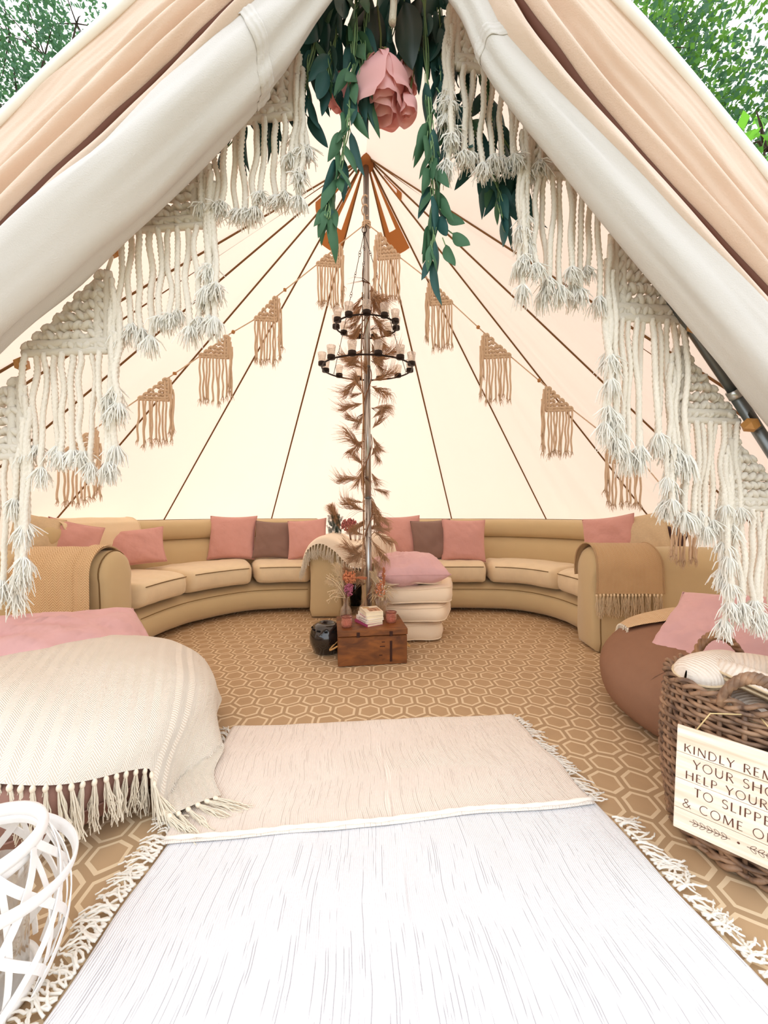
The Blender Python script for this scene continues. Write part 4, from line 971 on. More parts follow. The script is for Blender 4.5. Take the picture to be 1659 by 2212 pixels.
# slippers: ribbed white towelling, folded soles upright in the basket
def slipper(label, p, rz, tilt, roll, k=1.0):
    M = Matrix.Translation(Vector(p)) @ Matrix.Rotation(R(rz), 4, 'Z') @ Matrix.Rotation(R(tilt), 4, 'Y') @ Matrix.Rotation(R(roll), 4, 'X')
    t = thing('slipper', label, 'slipper', (0, 0, 0), 0, 'white slippers in the wicker basket'); t.matrix_basis = M; WM[t.name] = M
    L = .25 * k
    def half(u): return (.040 + .010 * math.sin(u * math.pi) + .006 * math.sin(u * 2 * math.pi)) * (max(0, 1 - (2 * u - 1) ** 6)) ** .5
    def sole(v, u):
        a = 2 * math.pi * v; return Vector((u * L - L / 2, half(u) * math.cos(a), -.008 + .009 * math.sin(a)))
    mb = MB(); mb.grid(sole, 18, 24, wrap=True, uvf=lambda v, u: (u * .26, v)); put('sole', mb.mesh('sole', C_linen, fix=True), t, local=True)
    def upper(v, u):
        a = math.pi * 2 * v; h_ = (.030 + .016 * math.sin(u * math.pi)) * (1 if math.sin(a) > 0 else .15); return Vector((u * L - L / 2, (half(u) + .003) * math.cos(a), .004 + h_ * abs(math.sin(a)) ** .8 * math.copysign(1, math.sin(a))))
    mb = MB(); mb.grid(upper, 30, 34, wrap=True, uvf=lambda v, u: (u * .26, v)); put('towelling_upper', mb.mesh('towelling_upper', C_slip, fix=True), t, local=True)
    mb = MB(); mb.tube([(u * L - L / 2, half(u) + .004, .004) for u in [k_ / 24 for k_ in range(25)]] + [(u * L - L / 2, -half(u) - .004, .004) for u in [1 - k_ / 24 for k_ in range(25)]], .0035, 6); put('binding', mb.mesh('binding', C_linen), t, local=True)
slipper('white ribbed slipper lying across the far left of the basket', BC + Vector((-.070, .060, .425)), 24, -4, 10, .95)
slipper('white ribbed slipper slanting down in the middle of the basket', BC + Vector((.0, -.045, .405)), -48, 16, -16)
slipper('white ribbed slipper at the right side of the basket', BC + Vector((.085, .01, .425)), -40, 4, 10)
slipper('white ribbed slipper deep in the basket under the others', BC + Vector((.02, .05, .345)), 70, 0, 0)
# the sign
SA = Vector((.722, .965, .0)); SD = Vector((.124, -.11, 0)).normalized(); SN = Vector((-SD.y * -1, 0, 0)); SN = Vector((SD.y, -SD.x, 0)).normalized()
if SN.y > 0: SN = -SN
SW, SH, SZ = .238, .257, .098
sg = thing('hanging_sign', 'whitewashed wooden sign asking guests to remove their shoes, hung on the basket', 'sign', SA + SD * SW / 2 + Vector((0, 0, SZ)))
MS = Matrix(((SD.x, 0, SN.x, SA.x), (SD.y, 0, SN.y, SA.y), (0, 1, 0, SZ), (0, 0, 0, 1)))   # local x along, y up, z out to the viewer
MS = MS @ Matrix.Rotation(R(-2.0), 4, 'Z')
BB = [0, .205, .49, .745, 1.0]
for k in range(4):
    mb = MB(); y0, y1 = SH * BB[k], SH * BB[k + 1]; mb.box((SW / 2, (y0 + y1) / 2, 0), (SW, y1 - y0 - .0014, .008), None, .0012); put('board', mb.mesh('board', C_sign, False), sg, MS)
mb = MB(); mb.box((SW / 2, SH / 2, -.006), (SW - .02, SH - .02, .006)); put('backing', mb.mesh('backing', C_ink, False), sg, MS)
# lettering: flared capitals drawn as strokes, thick stems and thin arms
def arc(cx, cy, rx, ry, a0, a1, n=10): return [(cx + rx * math.cos(R(lerp(a0, a1, k / n))), cy + ry * math.sin(R(lerp(a0, a1, k / n)))) for k in range(n + 1)]
T, H_ = .55, 1.0
GL = {
 'K': (.72, [(1.6, [(.1, 0), (.1, 1)]), (.7, [(.13, .42), (.62, 1)]), (1.4, [(.30, .60), (.68, 0)])]),
 'I': (.26, [(1.6, [(.12, 0), (.12, 1)])]),
 'N': (.86, [(.8, [(.1, 0), (.1, 1)]), (1.6, [(.1, 1), (.74, 0)]), (.8, [(.74, 0), (.74, 1)])]),
 'D': (.84, [(1.6, [(.1, 0), (.1, 1)]), (1.1, [(.1, 1), (.3, 1)] + arc(.32, .5, .42, .5, 90, -90) + [(.1, 0)])]),
 'L': (.54, [(1.6, [(.1, 0), (.1, 1)]), (.8, [(.1, .02), (.50, .02)])]),
 'Y': (.70, [(1.4, [(.02, 1), (.34, .45)]), (.7, [(.66, 1), (.34, .45)]), (1.6, [(.34, .45), (.34, 0)])]),
 'R': (.68, [(1.6, [(.1, 0), (.1, 1)]), (.9, [(.1, .98)] + arc(.28, .75, .26, .235, 90, -90) + [(.1, .51)]), (1.3, [(.30, .50), (.64, 0)])]),
 'E': (.56, [(1.6, [(.1, 0), (.1, 1)]), (.7, [(.1, .98), (.48, .98)]), (.7, [(.1, .52), (.42, .52)]), (.7, [(.1, .02), (.50, .02)])]),
 'M': (1.0, [(.8, [(.08, 0), (.14, 1)]), (1.5, [(.14, 1), (.48, .05)]), (.7, [(.48, .05), (.82, 1)]), (1.6, [(.82, 1), (.88, 0)])]),
 'O': (.92, [(1.1, arc(.45, .5, .40, .5, 0, 360, 22))]),
 'V': (.74, [(1.5, [(.02, 1), (.38, 0)]), (.7, [(.38, 0), (.70, 1)])]),
 'U': (.80, [(1.6, [(.1, 1), (.1, .38)] + arc(.39, .36, .29, .36, 180, 360, 10)[1:]), (.8, [(.68, .36), (.68, 1)])]),
 'S': (.56, [(1.2, arc(.27, .75, .21, .24, 30, 240, 10) + arc(.27, .26, .23, .26, 70, -150, 12))]),
 'H': (.84, [(1.6, [(.1, 0), (.1, 1)]), (.7, [(.1, .52), (.72, .52)]), (1.6, [(.72, 0), (.72, 1)])]),
 'P': (.62, [(1.6, [(.1, 0), (.1, 1)]), (.9, [(.1, .98)] + arc(.28, .73, .26, .25, 90, -90) + [(.1, .48)])]),
 'F': (.54, [(1.6, [(.1, 0), (.1, 1)]), (.7, [(.1, .98), (.50, .98)]), (.7, [(.1, .52), (.42, .52)])]),
 'T': (.66, [(1.6, [(.32, 0), (.32, 1)]), (.7, [(.02, .98), (.62, .98)])]),
 'C': (.80, [(1.1, arc(.44, .5, .40, .5, 50, 310, 18))]),
 '&': (.86, [(1.1, [(.80, .02), (.25, .68)] + arc(.36, .80, .16, .19, 200, -20, 10) + [(.20, .42)] + arc(.32, .24, .24, .24, 150, 330, 10) + [(.74, .46)])]),
 ' ': (.42, [])}
def stroke(mb, pts, w, z):
    """flat ink stroke, a little proud of the board"""
    vs = []; n = len(pts)
    for i, p in enumerate(pts):
        a = pts[max(0, i - 1)]; b = pts[min(n - 1, i + 1)]; d = Vector((b[0] - a[0], b[1] - a[1])); d = d.normalized() if d.length else Vector((1, 0)); q = Vector((-d.y, d.x)) * w / 2 * (1.25 if i in (0, n - 1) and n == 2 else 1)
        vs += [Vector((p[0] + q.x, p[1] + q.y, z)), Vector((p[0] - q.x, p[1] - q.y, z))]
    mb.add(vs, [(2 * i, 2 * i + 1, 2 * i + 3, 2 * i + 2) for i in range(n - 1)])
def text_line(s_, yc, h, name='lettering'):
    sp = .16; w = sum(GL[c][0] + sp for c in s_) - sp; x = SW / 2 - w * h / 2; mb = MB()
    for c in s_:
        adv, st = GL[c]
        for (wt, pts) in st: stroke(mb, [(x + px * h, yc + (py - .5) * h) for px, py in pts], wt * .056 * h + .0002, .0046)
        x += (adv + sp) * h
    o = put(name, mb.mesh(name, C_ink, False), sg, MS)
for k, (s_, y) in enumerate((('KINDLY REMOVE', .2065), ('YOUR SHOES', .1725), ('HELP YOURSELF', .1415), ('TO SLIPPERS', .1065), ('& COME ON IN', .0710))): text_line(s_, y, .0195 if len(s_) > 12 else .0205)
mb = MB(); yc = .031
for sgn in (-1, 1):
    stroke(mb, [(SW / 2 + sgn * .014, yc), (SW / 2 + sgn * .088, yc)], .0009, .0046)
    for k in range(5):
        x = SW / 2 + sgn * (.020 + k * .0130)
        for ud in (-1, 1):
            a = R(30 if sgn > 0 else 150) * 1; lx, ly = sgn * math.cos(R(38)), ud * math.sin(R(38)); pts = []
            for j in range(15):
                t = j / 14 * 2 * math.pi; q = Vector((.0058 * (1 - math.cos(t)), .0027 * math.sin(t))); pts.append((x + q.x * lx - q.y * ly, yc + q.x * ly + q.y * lx))
            stroke(mb, pts, .0008, .0046)
mb.add([Vector((SW / 2 + .0026 * math.cos(j / 12 * 6.283), yc + .0026 * math.sin(j / 12 * 6.283), .0046)) for j in range(12)], [tuple(range(12))])
o = put('laurel', mb.mesh('laurel', C_ink, False), sg, MS); o['kind'] = 'stuff'
mb = MB(); mb.tube([MS @ Vector((.035, SH - .004, -.002)), MS @ Vector((.06, SH + .045, -.01)), BC + Vector((-.13, -.13, .40))], .0016, 5); mb.build('string', C_string, sg)
mb = MB(); mb.tube([MS @ Vector((SW - .035, SH - .004, -.002)), MS @ Vector((.16, SH + .05, -.012)), BC + Vector((-.12, -.14, .40))], .0016, 5); mb.build('string', C_string, sg)

# ------------------------------------------------------------------ white willow lantern
LC = Vector((-.738, .69, 0)); wl = thing('willow_lantern', 'white willow lattice lantern with a hoop handle at the lower left', 'lantern', LC)
def lrad(z): return .085 + .052 * math.sin(math.pi * min(1, (z + .03) / .33)) ** .9
def strip(name, fn, w, th, n=24, mat=C_white, parent=wl):
    """flat lath along a curve fn(t) -> (point, outward)"""
    vs = []; fs = []
    P_ = [fn(k / n) for k in range(n + 1)]
    for k, (p, o) in enumerate(P_):
        t = (P_[min(n, k + 1)][0] - P_[max(0, k - 1)][0]).normalized(); s_ = t.cross(o).normalized() * w / 2; oo = o.normalized() * th / 2
        vs += [p + s_ + oo, p - s_ + oo, p - s_ - oo, p + s_ - oo]
    for k in range(n):
        for j in range(4): a = k * 4 + j; b = k * 4 + (j + 1) % 4; fs.append((a, b, b + 4, a + 4))
    fs += [(0, 1, 2, 3), (4 * n + 3, 4 * n + 2, 4 * n + 1, 4 * n)]
    mb = MB(); mb.add(vs, fs); return mb.build(name, mat, parent, smooth=False, fix=True)
def lath(a0, tw, off, w):
    def fn(t):
        z = lerp(.01, .272, t); a = a0 + tw * t; r = lrad(z) + off; o = Vector((math.cos(a), math.sin(a), 0)); return LC + o * r + Vector((0, 0, z)), o
    strip('slat', fn, w, .0022)
for k in range(9): lath(2 * math.pi * k / 9, 1.5, .003, .0135)
for k in range(9): lath(2 * math.pi * k / 9 + .3, -1.5, 0, .0135)
for k in range(12): lath(2 * math.pi * k / 12 + .1, 0, -.003, .009)
def hoop(name, c, r, tilt, w, th, mat=C_white):
    Mt = Matrix.Rotation(tilt[0], 4, 'X') @ Matrix.Rotation(tilt[1], 4, 'Y'); mb = MB(); mb.lathe([(r - th, -w / 2), (r, -w / 2 * .8), (r + th * .2, 0), (r, w / 2 * .8), (r - th, w / 2), (r - th * 1.15, 0), (r - th, -w / 2)], 56, c, Mt); return mb.build(name, mat, wl)
hoop('rim', LC + Vector((0, 0, .279)), .104, (0, 0), .022, .012); hoop('rim_band', LC + Vector((0, 0, .260)), .098, (0, 0), .018, .005)
hoop('base_ring', LC + Vector((0, 0, .010)), .094, (0, 0), .018, .010); hoop('handle', LC + Vector((.010, -.002, .245)), .148, (R(-9), R(12)), .024, .005)
mb = MB(); mb.lathe([(0, .016), (.078, .016), (.078, .21), (.0755, .21), (.0755, .02), (0, .02)], 36, LC); mb.build('glass_cylinder', C_glv, wl)
mb = MB(); mb.lathe([(0, .004), (.09, .004), (.09, .016), (0, .016)], 36, LC); mb.build('base_disc', C_white, wl)

# ------------------------------------------------------------------ chandelier
HC = Vector((-.118, 2.585, 0)); cd = thing('chandelier', 'two tier black iron ring chandelier hanging round the pole by chains', 'chandelier', HC + Vector((0, 0, 2.6)))
TILT = Matrix.Rotation(R(5.0), 4, 'X')
tiers = [('upper', Vector((-.118, 2.585, 2.115)), .205, 11), ('lower', Vector((-.112, 2.585, 1.838)), .300, 12)]
hook = Vector((-.130, 2.545, 2.72))
def ring_pt(c, r, a): return c + TILT @ Vector((r * math.cos(a), r * math.sin(a), 0))
for nm, c, r, n in tiers:
    mb = MB(); mb.tube([ring_pt(c, r, 2 * math.pi * k / 72) for k in range(73)], .0055, 8, caps=False); ro = mb.build('ring', C_iron, cd)
    pts = []
    for k in range(n):
        a = 2 * math.pi * (k + (.35 if nm == 'upper' else .5)) / n; p = ring_pt(c, r, a)
        mb = MB(); mb.lathe([(0, .0), (.024, .0), (.025, .004), (.025, .022), (.022, .022), (.022, .006), (0, .006)], 20, p); mb.build('cup', C_iron, ro)
        pts.append((a, p))
    # every glass lifts out of its cup
    front = sorted([q for q in pts if q[1].y < c.y], key=lambda q: q[1].x); back = sorted([q for q in pts if q[1].y >= c.y], key=lambda q: q[1].x)
    ORD = ['leftmost', 'second from the left', 'third from the left', 'fourth from the left', 'fifth from the left', 'sixth from the left', 'rightmost']
    for rowname, rowp in (('front', front), ('back', back)):
        for i, (a, p) in enumerate(rowp):
            od = 'rightmost' if i == len(rowp) - 1 else ORD[i]
            mb = MB(); mb.lathe([(0, .007), (.0195, .007), (.0225, .03), (.029, .080), (.0275, .080), (.021, .03), (.0185, .012), (0, .012)], 20)
            g = put('tealight_cup', mb.mesh('tealight_cup', C_gl), None, Matrix.Translation(p)); tag(g, 'clear tealight glass, ' + nm + ' chandelier ring, ' + rowname + ' half, ' + od, 'candle glass', 'tealight glasses on the ' + nm + ' ring')
def chain(p, q, n=5):
    mb = MB(); d = (q - p) / n
    for k in range(n):
        a = p + d * k; b = p + d * (k + 1); u = d.normalized(); s_ = u.orthogonal().normalized()
        mb.tube([a + u * .014, b - u * .014], .0022, 5)
        for e, sg in ((a, 1), (b, -1)):
            w = s_ if (k + (sg < 0)) % 2 else u.cross(s_); o = e + u * sg * .007
            mb.tube([o + (u * math.cos(t) + w * math.sin(t)) * .009 for t in [2 * math.pi * j / 10 for j in range(11)]], .0018, 4, caps=False)
    return mb
for k in range(3):
    a = 2 * math.pi * k / 3 + .45; chain(hook, ring_pt(tiers[0][1], tiers[0][2], a), 5).build('chain', C_iron, cd)
    chain(ring_pt(tiers[0][1], tiers[0][2], a), ring_pt(tiers[1][1], tiers[1][2], a), 2).build('chain', C_iron, cd)
mb = MB(); mb.tube([hook + Vector((.014 * math.cos(t), 0, .018 + .022 * math.sin(t))) for t in [2 * math.pi * j / 20 for j in range(21)]], .003, 6, caps=False); mb.build('hanging_loop', C_iron, cd)
mb = MB(); mb.tube([hook + Vector((0, -.002, .035)), hook + Vector((.004, .0, .09)), hook + Vector((.0, .01, .13))], .004, 6); mb.tube([hook + Vector((.018 * math.cos(t) , .028 + .030 * math.sin(t), .135 + .01 * t)) for t in [j / 16 * 13 for j in range(17)]], .0045, 6); mb.build('cotton_tie', C_jute, cd)

# ------------------------------------------------------------------ dried grass garland wound on the pole
dg = thing('dried_grass_garland', 'brown dried pampas garland wound up the steel tent pole', 'garland', POLE[0])
mb = MB(); mb.tube([pole_at(h) + Vector((.028 * math.cos(h * 14), .028 * math.sin(h * 14), h * 0)) for h in [.22 + 2.3 * k / 240 for k in range(241)]], .0035, 5); mb.build('stem', C_pampd, dg)
mb = MB(); mb.tube([pole_at(h) + Vector((-.034 + .006 * math.sin(h * 9), -.012, 0)) for h in [.25 + 2.1 * k / 60 for k in range(61)]], .0045, 5); mb.build('dry_stalk', C_pamp, dg)
PLM = []
for k in range(5):
    rk = random.Random(300 + k); mb = MB(); strands(mb, (0, 0, 0), (1, 0, .05), .23, 80, .10, .0021, 1.0, rk)
    PLM.append(mb.mesh('plume', C_pamp))
BLD = []
for k in range(3):
    rk = random.Random(330 + k); mb = MB()
    for j in range(3):
        a = rk.uniform(-.5, .5); mb.tube([(0, 0, 0), (.05, .03 * a, .015 - .01 * j), (.11, .07 * a, -.005 - .02 * j), (.15, .11 * a, -.04 - .015 * j)], lambda t: .0042 * (1 - t) + .0004, 4, squash=(1, .3))
    BLD.append(mb.mesh('blade', C_pampd))
h = .32
while h < 2.42:
    dens = .027 if 1.75 < h or h < .95 else .036
    a = rnd.choice((0, math.pi)) + U(-.9, .9) if rnd.random() < .75 else U(0, 6.28)
    p = pole_at(h) + Vector((.026 * math.cos(a), .026 * math.sin(a), 0)); up = rnd.choice((U(-1.25, -.5), U(-.6, .3), U(.3, .9))) if h < 1.9 else U(-1.3, -.5)
    sc = U(.42, .85)
    put('plume', rnd.choice(PLM), dg, Matrix.Translation(p) @ Matrix.Rotation(a, 4, 'Z') @ Matrix.Rotation(-up, 4, 'Y') @ Matrix.Rotation(U(0, 6), 4, 'X') @ Matrix.Diagonal((sc, sc, sc, 1)))
    if rnd.random() < .35: put('blade', rnd.choice(BLD), dg, Matrix.Translation(p) @ Matrix.Rotation(U(-.6, .6) + rnd.choice((0, math.pi)), 4, 'Z') @ Matrix.Rotation(U(-.4, .7), 4, 'Y'))
    h += dens

# ------------------------------------------------------------------ macrame bunting
def cube_octa(r):
    vs = [Vector(v) for v in ((1, 1, 0), (1, -1, 0), (-1, 1, 0), (-1, -1, 0), (1, 0, 1), (1, 0, -1), (-1, 0, 1), (-1, 0, -1), (0, 1, 1), (0, 1, -1), (0, -1, 1), (0, -1, -1))]
    fs = [(0, 4, 8), (0, 9, 5), (1, 10, 4), (1, 5, 11), (2, 8, 6), (2, 7, 9), (3, 6, 10), (3, 11, 7), (0, 5, 1, 4), (2, 6, 3, 7), (0, 8, 2, 9), (1, 11, 3, 10), (4, 10, 6, 8), (5, 9, 7, 11)]
    mb = MB(); mb.add([v * (r / 1.414) for v in vs], fs); return mb
BEAD = cube_octa(1.0).mesh('bead', C_bead, smooth=False)
# right-handed pennant in its own frame: string from (0,0) to (W,-H); upright edge x=0, level edge z=-H; unit size
def body_mesh(mat, seed, W=1.0, H=1.0, n=8):
    rk = random.Random(seed); mb = MB(); st = 1.0 / n
    for i in range(n):
        for j in range(n):
            x = (i + .55) * st; z = -(j + .55) * st
            if -z < x * .98 - .02: continue                          # above the string
            if rk.random() < .07 and -z < x + .2: continue          # open work near the string
            for sg in (-1, 1):
                a = sg * R(48 + rk.uniform(-14, 14)); M = Matrix.Rotation(a, 4, 'Y')
                mb.ell((x * W + sg * st * .24 * W + rk.uniform(-.01, .01), rk.uniform(-.03, .03), z * H + rk.uniform(-.015, .015)), (st * .66 * W, .075, st * .34), M, 8, 5)
    def rope(p, q, r, k=30, wob=.01):
        p, q = Vector(p), Vector(q); mb.tube([p.lerp(q, i / k) + Vector((rk.uniform(-wob, wob) * .5, 0, rk.uniform(-wob, wob) * .5)) for i in range(k + 1)], lambda t: r * (1 + .16 * math.sin(t * k * math.pi)), 8)
    for o in (0, .115): rope((-.02 + o, -.02, -.03 - o), (-.02 + o, -.02, -H - .02), .052, 26)
    for o in (0, .115): rope((-.03, -.03, -H - .02 + o), (W * (1 - o * .7) + .02, -.02, -H - .02 + o), .052, 26)
    rope((0, 0, 0), (W, 0, -H), .036, 30, .016)
    return mb.mesh('knotted_body', mat)
def cord_mb(seed, fray=70, n=9, seg=44, twist=520, lobes=3):
    """unit: 0.1 m of cord per 0.1 (real scale), hanging from the origin, 0.27 m long"""
    rk = random.Random(seed); L = rk.uniform(.235, .285); ph, ph2 = rk.uniform(0, 6), rk.uniform(0, 6); a1, a2 = rk.uniform(.001, .0065), rk.uniform(.0008, .003)
    def c(t): k = ss(0, .15, t); return Vector((k * (a1 * math.sin(t * 5 + ph) - 0 * a1 + a2 * math.sin(t * 13 + ph2)), k * .7 * (a1 * math.cos(t * 4 + ph2) + a2 * math.sin(t * 11 + ph)), -L * t))
    mb = MB(); mb.tube([c(k / seg) for k in range(seg + 1)], .0064, n, lobes=lobes, twist=twist, depth=.2)
    fr = MB(); e = c(1.0)
    for k in range(fray):
        a = rk.uniform(0, 6.28); l = rk.uniform(.022, .056); sp = abs(rk.gauss(0, .010)) + .002; b = e + Vector((.004 * math.cos(a), .004 * math.sin(a), .012)); w = rk.uniform(-.008, .008)
        m_ = b + Vector((sp * .75 * math.cos(a), sp * .75 * math.sin(a), -l * .5)); q = b + Vector((sp * math.cos(a) + w, sp * math.sin(a) + w, -l))
        fr.tube([b, m_, q], [.0019, .0016, .0008], 3, caps=False)
    return mb, fr
CORDS = [cord_mb(500 + k) for k in range(6)]
CORD_M = [(a.mesh('fringe_cord', C_cotton), b.mesh('frayed_end', C_fray)) for a, b in CORDS]
BODY_O = [body_mesh(C_cotton, 40 + k) for k in range(2)]; BODY_I = [body_mesh(C_jute, 50 + k, n=6) for k in range(2)]
def pennant(parent, T, W, H, side, dz, outer, k, yaw=0.0, lsc=1.0, nv=7, nh=9):
    """T: where the string enters; side +1 string falls to the right, -1 to the left; dz: depth gained along the string"""
    M = Matrix.Translation(T) @ Matrix.Rotation(math.atan2(dz, W * side) if side > 0 else -math.atan2(dz, W), 4, 'Z') @ Matrix.Diagonal((W * side, .16, H, 1))
    o = put('pennant', (BODY_O if outer else BODY_I)[k % 2], parent, M)
    tops = [Vector((-.03, -.05, lerp(-.12, -.95, i / (nv - 1)))) for i in range(nv)] + [Vector((lerp(.06, .97, i / (nh - 1)), -.02, -1.03)) for i in range(nh)]
    ends = []
    inv = wm(o).inverted()
    for i, q in enumerate(tops):
        w = M @ q + Vector((side * (-.012 - .006 * (i % 3)) if i < nv else 0, -.006 * (i % 2), 0))
        ends.append((w, i))
    return o, ends
def outer_pennant(parent, T, W, H, side, dz, k, lsc=1.0, **kw):
    o, ends = pennant(parent, T, W, H, side, dz, True, k, **kw)
    for (w, i) in ends:
        cm, fm = rnd.choice(CORD_M); Mw = Matrix.Translation(w) @ Matrix.Rotation(U(0, 6.28), 4, 'Z') @ Matrix.Rotation(U(-.06, .06), 4, 'X') @ Matrix.Diagonal((1, 1, lsc * U(.88, 1.08), 1))
        put('fringe_cord', cm, o, Mw); put('frayed_end', fm, o, Mw)
    return o
def inner_pennant(parent, T, W, H, side, dz, k, lsc=1.0):
    o, ends = pennant(parent, T, W, H, side, dz, False, k, nv=5, nh=9)
    for (w, i) in ends:
        Mw = Matrix.Translation(w) @ Matrix.Rotation(U(0, 6.28), 4, 'Z') @ Matrix.Rotation(U(-.05, .05), 4, 'X') @ Matrix.Diagonal((.9, .9, lsc * U(.9, 1.05), 1))
        put('fringe_cord', rnd.choice(INM), o, Mw)
INM = []
for k in range(5):
    a, b = cord_mb(560 + k, fray=9, n=5, seg=20, lobes=0); a2 = MB(); a2.add(a.v, a.f, a.uv); a2.add(b.v, b.f, b.uv); INM.append(a2.mesh('fringe_cord', C_jute))
def bead(parent, p, r): put('bead', BEAD, parent, Matrix.Translation(p) @ Matrix.Rotation(U(0, 6), 4, 'Z') @ Matrix.Rotation(U(-.5, .5), 4, 'X') @ Matrix.Diagonal((r, r, r, 1)))
def string(parent, pts, r, mat):
    mb = MB(); mb.tube(pts, r, 7); mb.build('string', mat, parent)

# the two garlands at the door
def zo(px, side):                     # depth of the door garlands, a little behind the rolls
    return .90 + .09 * min(1.1, abs(px - 840) / 820)
gr = thing('macrame_garland', 'cream cotton macrame garland with long frayed fringe along the right door edge', 'bunting', P(1150, 270, .94))
spec = [((990, -10), (1165, 165), 0, .85), ((1150, 235), (1290, 388), 1, 1.02), ((1330, 488), (1472, 690), 0, 1.26), ((1460, 748), (1590, 908), 1, .98), ((1577, 945), (1712, 1095), 0, 1.05), ((1712, 1120), (1830, 1280), 1, .95)]
prev = None
for i, (t, b, k, l) in enumerate(spec):
    T = P(*t, zo(t[0], 1)); B = P(*b, zo(b[0], 1)); outer_pennant(gr, T, B.x - T.x, T.z - B.z, 1, B.y - T.y, k, l)
    if prev is not None:
        string(gr, [prev, prev.lerp(T, .5) + Vector((0, 0, -.004)), T], .0042, C_cotton); bead(gr, prev.lerp(T, .5) + Vector((.012, -.034, .002)), .019)
    prev = B
gl = thing('macrame_garland', 'cream cotton macrame garland with long frayed fringe along the left door edge', 'bunting', P(435, 350, .94))
spec = [((628, 95), (440, 270), 0, .80), ((440, 345), (258, 500), 1, .98), ((232, 585), (56, 762), 0, 1.06), ((45, 815), (-120, 985), 1, 1.25)]
prev = None
for i, (t, b, k, l) in enumerate(spec):
    T = P(*t, zo(t[0], -1)); B = P(*b, zo(b[0], -1)); outer_pennant(gl, T, T.x - B.x, T.z - B.z, -1, B.y - T.y, k, l)
    if prev is not None:
        string(gl, [prev, prev.lerp(T, .5) + Vector((0, 0, -.004)), T], .0042, C_cotton); bead(gl, prev.lerp(T, .5) + Vector((0, -.004, 0)), .0185)
    prev = B
# the finer bunting inside, tied at the pole and strung out to both walls
gi = thing('macrame_bunting', 'finer beige macrame bunting strung across the tent from the pole', 'bunting', pole_at(2.75))
knot = pole_at(2.80) + Vector((-.0, -.03, 0))
R_in = [((818, 503), (864, 556)), ((930, 607), (977, 655)), ((1047, 720), (1103, 770)), ((1180, 835), (1237, 885)), ((1318, 948), (1386, 997)), ((1462, 1088), (1508, 1118))]
L_in = [((733, 528), (684, 572)), ((598, 640), (550, 690)), ((492, 724), (431, 770)), ((364, 816), (299, 862)), ((207, 925), (128, 985))]
def zi(px): return 2.56 - .28 * (abs(px - 790) / 700)
for side, sp in ((1, R_in), (-1, L_in)):
    prev = knot
    for i, (t, b) in enumerate(sp):
        T = P(*t, zi(t[0])); B = P(*b, zi(b[0])); inner_pennant(gi, T, abs(B.x - T.x), T.z - B.z, side, B.y - T.y, i, .98)
        string(gi, [prev, T], .0035, C_jute)
        if i: bead(gi, prev.lerp(T, .80), .0135)
        prev = B
    q = prev + Vector((side * .10, -.05, -.07)); string(gi, [prev, q], .0035, C_jute)
mb = MB(); mb.tube([pole_at(2.80) + Vector((.027 * math.cos(t), .027 * math.sin(t), .002 * t)) for t in [j / 24 * 13 for j in range(25)]], .0045, 6); mb.build('knot', C_jute, gi)

# ------------------------------------------------------------------ flower garland over the door
fg = thing('flower_garland', 'green eucalyptus garland with pink roses hanging from the top of the door', 'garland', P(830, 60, .93))
def leaf_mesh(name, mat, L, W, curl, seed, tip=1.0, fold=.25):
    rk = random.Random(seed); mb = MB(); n = 10; m = 4; vs = []; fs = []
    for th in (0, 1):
        for i in range(n + 1):
            t = i / n; w = W / 2 * (math.sin(math.pi * t ** .75) ** .8) * (1 - .25 * t * tip)
            if t > .97: w *= .3
            for j in range(m + 1):
                s_ = j / m * 2 - 1; vs.append(Vector((s_ * w, curl * t * t * L + fold * w * abs(s_) - .0006 * th + .004 * math.sin(t * 5 + seed) , -L * t)))
    q = (n + 1) * (m + 1)
    for th in (0, 1):
        for i in range(n):
            for j in range(m):
                a = th * q + i * (m + 1) + j; f = (a, a + 1, a + m + 2, a + m + 1); fs.append(f if th == 0 else f[::-1])
    mb.add(vs, fs); nf = len(mb.f); mb.tube([(0, .0012 + curl * t * t * L + .004 * math.sin(t * 5 + seed), -L * t + (.018 if t == 0 else 0)) for t in [k / 8 * .9 for k in range(9)]], [.0016] * 2 + [.0013] * 5 + [.0008] * 2, 4)
    me = mb.mesh(name, mat); me.materials.append(C_stem)
    for k in range(nf, len(me.polygons)): me.polygons[k].material_index = 1
    return me
LEAF = [leaf_mesh('leaf', C_leaf, .12, .038, .12, 1), leaf_mesh('leaf', C_leaf, .10, .036, -.1, 2), leaf_mesh('leaf', C_leaf2, .135, .042, .1, 3), leaf_mesh('leaf', C_leaf2, .115, .042, .0, 4), leaf_mesh('leaf', C_leaf2, .14, .038, -.08, 5)]
ROUND = [leaf_mesh('leaf', C_leaf, .052, .030, .1, 6, .2)]
MAGN = [leaf_mesh('leaf', C_leaf3, .16, .068, .05, 7, .4)]
